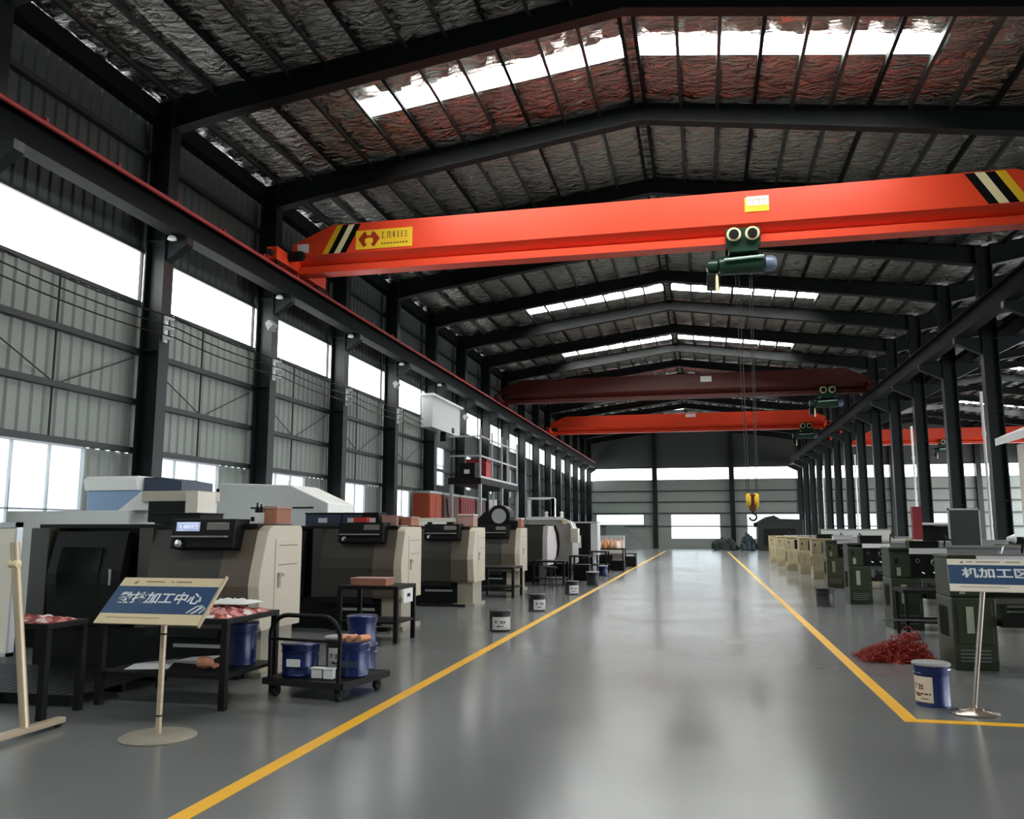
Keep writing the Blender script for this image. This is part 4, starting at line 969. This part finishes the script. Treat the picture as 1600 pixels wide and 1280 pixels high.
# ------------------------------------------------------------------ right side of the aisle
def engine_lathe(name, label, loc, body, accent, L=2.6, group='engine lathes beyond the column side line', splash=M_GREYLID, rz=0., plate=True):
    """origin: aisle end, front edge, floor; runs to +x, depth +y"""
    t = thing(name, label, 'machine', loc, rz, group)
    pd = MB().prism([(.05, 0), (.72, 0), (.72, .82), (.02, .82), (.02, .12)], 'x', 0, .47).build('headstock_cabinet', body, t, bevel=.015)
    MB().box(.05, .42, .005, .02, .3, .78).build('cabinet_door', body, pd, bevel=.005)
    MB().box(.14, .22, -.004, .006, .42, .72).build('name_plate', mat('dull_plate', '#9aa28c', .45), pd)
    v = MB()
    for z in (.1, .14, .18, .22): v.box(.06, .38, .012, .03, z, z + .014)
    v.build('vent_slats', M_BED, pd)
    MB().box(.0, .006, .2, .6, .35, .7).build('side_plate', accent, pd)
    hs = MB().prism([(.06, .82), (.7, .82), (.7, 1.27), (.1, 1.27), (.06, 1.2)], 'x', 0, .86).build('headstock', body, t, bevel=.02)
    MB().box(.32, .84, .045, .062, .84, 1.2).build('gear_panel', M_BLACK, hs, bevel=.004)
    for x, z, r in ((.42, 1.1, .035), (.68, 1.08, .065)):
        d = MB().lathe([(0, -.035), (r * .55, -.035), (r * .6, -.012), (r, -.01), (r, 0)], (x, .045, z), 18, 'y').build('dial', M_CHROME, hs, smooth=True)
        MB().lathe([(0, -.04), (r * .6, -.04), (r * .6, -.012)], (x, .045, z), 18, 'y').build('dial_knob', M_BLACK, d)
    for x in (.45, .62): MB().tube([(x, .05, .93), (x + .02, -.02, .92), (x + .05, -.06, .9)], .012, 8).build('lever', M_CHROME, hs)
    MB().box(.08, .12, .05, .062, 1.05, 1.14).build('dark_slot', M_BLACK, hs)
    MB().box(.1, .16, .045, .062, .86, .99).build('name_plate', mat('dull_plate', '#9aa28c', .45), hs)
    MB().box(-.01, .88, .04, .7, 1.27, 1.31).build('top_cover', body, hs, bevel=.01)
    if plate: MB().box(.3, .86, .0, .045, 1.21, 1.3).build('white_plate', mat('white_plate', '#dcdcde', .5), hs)
    MB().lathe([(.05, .86), (.15, .87), (.15, .98), (.12, 1.0), (.05, 1.0)], (0, .38, 1.07), 22, 'x').build('chuck', M_BED, t, smooth=True)
    MB().box(.47, L, .2, .6, .74, .82).box(.86, L, .2, .6, .82, .86).box(.86, L, .22, .3, .86, .89).box(.86, L, .5, .58, .86, .89).build('bed', M_BED, t)
    MB().box(.5, L - .3, -.06, .75, .5, .56).box(.5, L - .3, -.06, -.04, .56, .62).build('chip_tray', M_DARK, t)
    MB().box(.58, L - .5, .15, .65, .56, .74).build('bed_pedestal', body, t)
    cr = MB().box(1.25, 1.62, .1, .66, .89, .97).box(1.25, 1.62, .06, .2, .68, .97).build('carriage', body, t, bevel=.01)
    MB().lathe([(0, -.06), (.02, -.05), (.08, -.045), (.09, -.035), (.08, -.025), (.02, -.02), (.02, 0)], (1.35, .06, .8), 20, 'y').build('hand_wheel', M_CHROME, cr, smooth=True)
    MB().box(1.36, 1.52, .22, .5, .97, 1.08).box(1.39, 1.49, .26, .4, 1.08, 1.16).build('tool_post', M_BED, cr)
    ts = MB().prism([(L - .42, .89), (L - .08, .89), (L - .1, 1.14), (L - .38, 1.17)], 'y', .24, .56).build('tailstock', body, t, bevel=.02)
    MB().lathe([(0, 0), (.08, .01), (.09, .025), (0, .04)], (L - .06, .4, 1.06), 18, 'x').build('hand_wheel', M_CHROME, ts)
    MB().cyl((.6, .1, .72), (L, .1, .72), .018).cyl((.6, .1, .66), (L, .1, .66), .014).build('feed_rods', M_BED, t)
    MB().box(L - .45, L, .1, .68, 0, .74).build('tail_cabinet', body, t, bevel=.015)
    MB().box(.75, L - .35, .72, .75, .9, 1.32).box(.75, L - .35, .68, .75, 1.3, 1.34).build('splash_guard', splash, t)
    MB().tube([(1.0, .7, 1.3), (1.0, .6, 1.5), (1.05, .45, 1.42)], .015, 8).build('coolant_pipe', M_DARK, t)
    return t
GL = engine_lathe('engine_lathe', 'dark green engine lathe behind the sign on the right, first of its row', (2.78, 10.95, 0), M_GREEN, M_GREEN)
G2 = dup(GL, (2.95, 15.1, 0), label='dark green engine lathe with a white plate, second in the row behind the sign')
G3 = dup(GL, (3.05, 19.95, 0), label='dark green engine lathe third in the row, behind the plain black pail')
OL = engine_lathe('engine_lathe', 'olive grey engine lathe between the green and the beige ones', (3.35, 25.7, 0), M_GREEN2, M_GREEN2, splash=M_WHITE)
BL = engine_lathe('engine_lathe', 'beige engine lathe next to the olive one, first of the beige row', (3.5, 30.2, 0), M_BEIGE2, M_SIGNW, splash=M_GREYLID, plate=False)
for (x, y, l) in ((3.4, 33.2, 'beige engine lathe second of the beige row'), (3.25, 36.6, 'beige engine lathe third of the beige row'), (3.2, 40.4, 'beige engine lathe fourth of the beige row'), (3.15, 44.4, 'beige engine lathe at the far end of the beige row')):
    dup(BL, (x, y, 0), label=l)
# machines of the second row beyond, half hidden
for (x, y, src, l) in ((6.0, 14.0, OL, 'olive grey lathe in the second row, behind the first two green ones'), (5.95, 19.2, OL, 'olive grey lathe in the second row by the column with the white pipe'), (6.0, 24.0, BL, 'beige lathe in the second row, before the columns'), (6.1, 29.5, BL, 'beige lathe in the second row, beside the red post'), (6.1, 35., BL, 'beige lathe in the second row, far before the columns')):
    dup(src, (x, y, 0), label=l, group='lathes of the second row')
# chip table in front of second lathe
t = thing('work_table', 'dark steel table with open frame beside the second green lathe', 'table', (3.3, 14.3, 0), 0, 'dark steel work tables')
MB().box(-.42, .55, -.35, .4, .66, .71).build('table_top', M_DARK, t)
for x in (-.4, .48):
    for y in (-.33, .33): MB().box(x, x + .05, y, y + .05, 0, .66).build('leg', M_DARK, t)
MB().box(-.4, .53, -.33, -.3, .22, .25).build('cross_bar', M_DARK, t)
MB().box(-.4, .53, .35, .38, .22, .25).build('cross_bar', M_DARK, t)
tag(MB().cyl((0, 0, 0), (.95, .12, .0), .014).build('steel_rod', M_BED, loc=(2.55, 13.9, .27)), 'thin steel rod sticking out from the open table toward the aisle', 'rod')
# swarf pile
mb = MB(); rnd = random.Random(11)
for i in range(800):
    u = rnd.random(); x = -.42 + .8 * u; hmax = .34 * max(.1, min(1, (u + .05) * 1.25)) * (1 if u < .85 else (1 - u) * 6)
    y = rnd.gauss(0, .13); z = .03 + rnd.random() ** .8 * hmax * max(.2, 1 - abs(y) / .35)
    r = .016 + rnd.random() * .03; a0 = rnd.random() * 6; ax = Vector((rnd.gauss(0, 1), rnd.gauss(0, 1), rnd.gauss(0, .5))).normalized()
    p = ax.orthogonal().normalized(); q = ax.cross(p); pts = []
    for k in range(9):
        a = a0 + k * .75
        v = Vector((x, y, z)) + (p * math.cos(a) + q * math.sin(a)) * r + ax * (k * .012)
        pts.append((v.x, v.y, max(.008, v.z)))
    mb.tube(pts, .004, 4)
mb.lathe([(0, .0), (.26, .0), (.18, .07), (.1, .12), (0, .13)], (.06, 0, 0), 14)
tag(mb.build('swarf', M_SWARF, loc=(2.27, 11.62, 0)), 'heap of curly red metal turnings on the floor beside the first green lathe', 'turnings', None, 'stuff')
# ---- right sign
sr = thing('sign_stand', 'blue and white tilted sign lettered 机加工区 on a leaning stainless pole, beside the blue pail', 'sign stand', (2.27, 8.48, 0))
MB().lathe([(0, 0), (.2, 0), (.205, .01), (.19, .022), (.06, .035), (.03, .05), (0, .05)], (0, 0, 0), 32).build('base', M_STAINLESS, sr, smooth=True)
MB().cyl((0, 0, .04), (.16, .02, 1.16), .021, n=16).build('pole', M_STAINLESS, sr, smooth=True)
for a in (0, 2.1, 4.2): MB().lathe([(.012, .02), (.012, .04), (0, .042)], (.07 * math.cos(a), .07 * math.sin(a), 0), 8).build('base_bolt', M_CHROME, sr)
b = board(sr, .78, .42, math.radians(40), (.27, .0, 1.2), math.radians(-12), '机加工区', M_NAVY, M_SIGNW, ((.2, .27), (.3, .55), (.6, .75)), .003, .135)
g = MB().tube([(.29, -.1, .004), (.34, -.05, .004), (.37, -.04, .004), (.35, -.09, .004), (.31, -.11, .004)], .006, 6)
g.build('emblem', M_TEXT, b)
# ---- tall notice board with a white canopy at the picture edge
nb = thing('notice_board', 'cream notice board with a white sloping canopy roof at the corner of the yellow line', 'board', (2.29, 4.95, 0))
for x in (-.6, .75): MB().box(x - .05, x + .05, -.05, .05, .05, 2.05).build('post', M_SIGNW, nb, bevel=.006)
MB().box(-.66, -.54, -.35, .35, 0, .05).box(.69, .81, -.35, .35, 0, .05).build('foot', M_SIGNW, nb)
MB().box(-.55, .7, -.02, .02, .7, 1.75).build('panel', M_SIGNW, nb)
MB().prism([(-.7, 2.06), (-.7, 2.1), (.075, 2.42), (.85, 2.1), (.85, 2.06), (.075, 2.37)], 'y', -.22, .22).build('canopy', M_WHITE, nb)
# ---- things among the inner columns
t = thing('red_post', 'short red steel post with a pale foot among the inner columns', 'post', (5.45, 24.3, 0))
MB().box(-.11, .11, -.11, .11, 1.35, 2.2).build('post_head', M_REDPANEL, t)
MB().box(-.1, .1, -.1, .1, 0, 1.35).build('post_foot', M_SIGNW, t)
t = thing('partition_screen', 'dark grey freestanding screen panel beside the column with the white pipe', 'screen', (5.85, 21.6, 0))
MB().box(-.3, .32, -.02, .02, .3, 2.05).build('panel', M_GIRT, t)
MB().box(-.33, .35, -.03, .03, 2.05, 2.09).box(-.33, -.3, -.03, .03, 0, 2.09).box(.32, .35, -.03, .03, 0, 2.09).build('frame', M_FRAME, t)
MB().box(-.35, .37, -.25, .25, 0, .04).build('foot', M_DARK, t)
t = thing('work_bench', 'black work bench with a white edge strip between the inner columns', 'bench', (6.5, 26.6, 0))
MB().box(-.55, .6, -.4, .4, 1.72, 1.8).build('bench_top', M_BLACK, t)
MB().box(-.5, .55, -.41, -.4, 1.74, 1.8).build('edge_strip', M_WHITE, t)
for x in (-.5, .5):
    for y in (-.35, .35): MB().box(x - .03, x + .03, y - .03, y + .03, 0, 1.72).build('leg', M_DARK, t)
MB().box(-.5, .5, .3, .34, .2, 1.7).build('back_panel', M_BLACK, t)
# ---- far end of the aisle
t = thing('heavy_machine', 'bulky dark green machine with a domed hood before the end wall', 'machine', (4.1, 69.5, 0))
MB().prism([(0, 0), (3.4, 0), (3.4, 2.4), (1.7, 2.45), (1.25, 2.72), (.7, 2.6), (.15, 2.3), (0, 2.0)], 'y', 0, 2.4).build('body', mat('very_dark_green', '#1d241e', .5), t, bevel=.05)
MB().cyl((-.25, .9, 1.95), (.2, .9, 2.1), .18).build('exhaust_duct', M_DARK, t)
MB().box(.4, 2.8, -.03, 0, .4, 1.7).build('front_door', M_DARK, t, bevel=.01)
def heap(name, label, x, y, rx, ry, h, m, seed, n=26):
    rnd = random.Random(seed); mb = MB()
    for i in range(n):
        a = rnd.random() * 6.28; q = rnd.random() ** .5
        px, py = rx * q * math.cos(a), ry * q * math.sin(a); top = h * (1 - q) ** .6
        s = .16 + rnd.random() * .22
        mb.lathe([(0, 0), (s, s * .3), (s * .9, top * .7 + s * .5), (s * .4, top + s * .6), (0, top + s * .6)], (px, py, 0), 7)
    mb.lathe([(0, 0), (rx * .9, 0), (rx * .7, h * .35), (rx * .3, h * .75), (0, h * .8)], (0, 0, 0), 12)
    tag(mb.build(name, m, loc=(x, y, 0)), label, 'scrap', None, 'stuff')
heap('scrap_heap', 'dark scrap metal heap before the end wall under the middle window', 1.55, 70.5, .95, .9, 1.15, mat('dark_scrap', '#23292a', .5, .4), 2)
heap('scrap_heap', 'bluish dark scrap heap leaning against the dark green machine', 3.3, 70.2, .5, .6, 1.35, mat('blue_scrap', '#2b383c', .5, .4), 5)
t = thing('steel_sheet', 'large grey steel sheet leaning against the end wall near the corner', 'sheet', (-6.6, 74.8, 0))
MB().add([(-1.8, 0, 0), (1.7, 0, 0), (-.2, .75, 1.95), (-1.8, .75, 1.95), (-1.8, .05, 0), (1.7, .05, 0), (-.2, .8, 1.95), (-1.8, .8, 1.95)], [(0, 1, 2, 3), (4, 5, 6, 7), (0, 1, 5, 4), (1, 2, 6, 5), (2, 3, 7, 6), (3, 0, 4, 7)]).build('sheet', mat('sheet_grey', '#6f7675', .5, .3), t)

# clutter on the right hand machines
def rbox(name, label, cat, x0, x1, y0, y1, z0, z1, m, lid=None, group=None): return crate(name, label, cat, x0, x1, y0, y1, z0, z1, m, lid, group)
t = thing('guard_board', 'long white guard board standing beyond the olive grey lathe', 'board', (5.05, 31.4, 0))
MB().box(-1.1, 1.15, -.02, .02, .9, 1.58).build('panel', M_SIGNWHITE, t)
MB().box(-1.12, 1.17, -.03, .03, 1.58, 1.63).build('top_rail', M_FRAME, t)
for x in (-.9, .95): MB().box(x - .03, x + .03, -.2, .2, 0, .04).box(x - .03, x + .03, -.02, .02, .04, .9).build('leg', M_FRAME, t)
ZH = 1.315
rbox('tool_box', 'black tool box on the headstock of the second green lathe', 'tool box', 3.3, 3.75, 15.3, 15.6, ZH, ZH + .1, M_BLACK)
rbox('tool_box', 'black tool box on the headstock of the third green lathe', 'tool box', 3.35, 3.8, 20.2, 20.5, ZH, ZH + .16, M_BLACK)
rbox('storage_bin', 'pale bin on the headstock of the olive lathe of the first row', 'bin', 3.6, 4.1, 25.95, 26.3, ZH, ZH + .12, M_WHITE, M_FRAME)
rbox('storage_bin', 'small dark bin on the first beige lathe', 'bin', 3.7, 4.2, 30.4, 30.8, ZH, ZH + .14, M_DARK)
rbox('tool_box', 'black tool box on the olive lathe of the second row near the screen', 'tool box', 6.15, 6.7, 19.4, 19.7, ZH, ZH + .14, M_BLACK)
o = cloth('dull reddish rag heap on the headstock of the first second-row olive lathe', 6.05, 6.7, 14.1, 14.6, ZH, .13, mat('reddish_rag', '#6b4038', .8, .1, .3, 8)); o.name = 'rag'
t = thing('desk_lamp', 'small clip lamp with white head on a thin arm above the green lathe tops', 'lamp', (3.45, 11.3, ZH))
MB().tube([(0, 0, 0.002), (.02, 0, .08), (.09, 0, .16)], .009, 8).build('lamp_arm', M_CHROME, t)
MB().lathe([(.0, -.05), (.02, -.05), (.055, .03), (.05, .04), (0, .03)], (.12, 0, .18), 14, 'x').build('lamp_shade', M_WHITE, t, smooth=True)
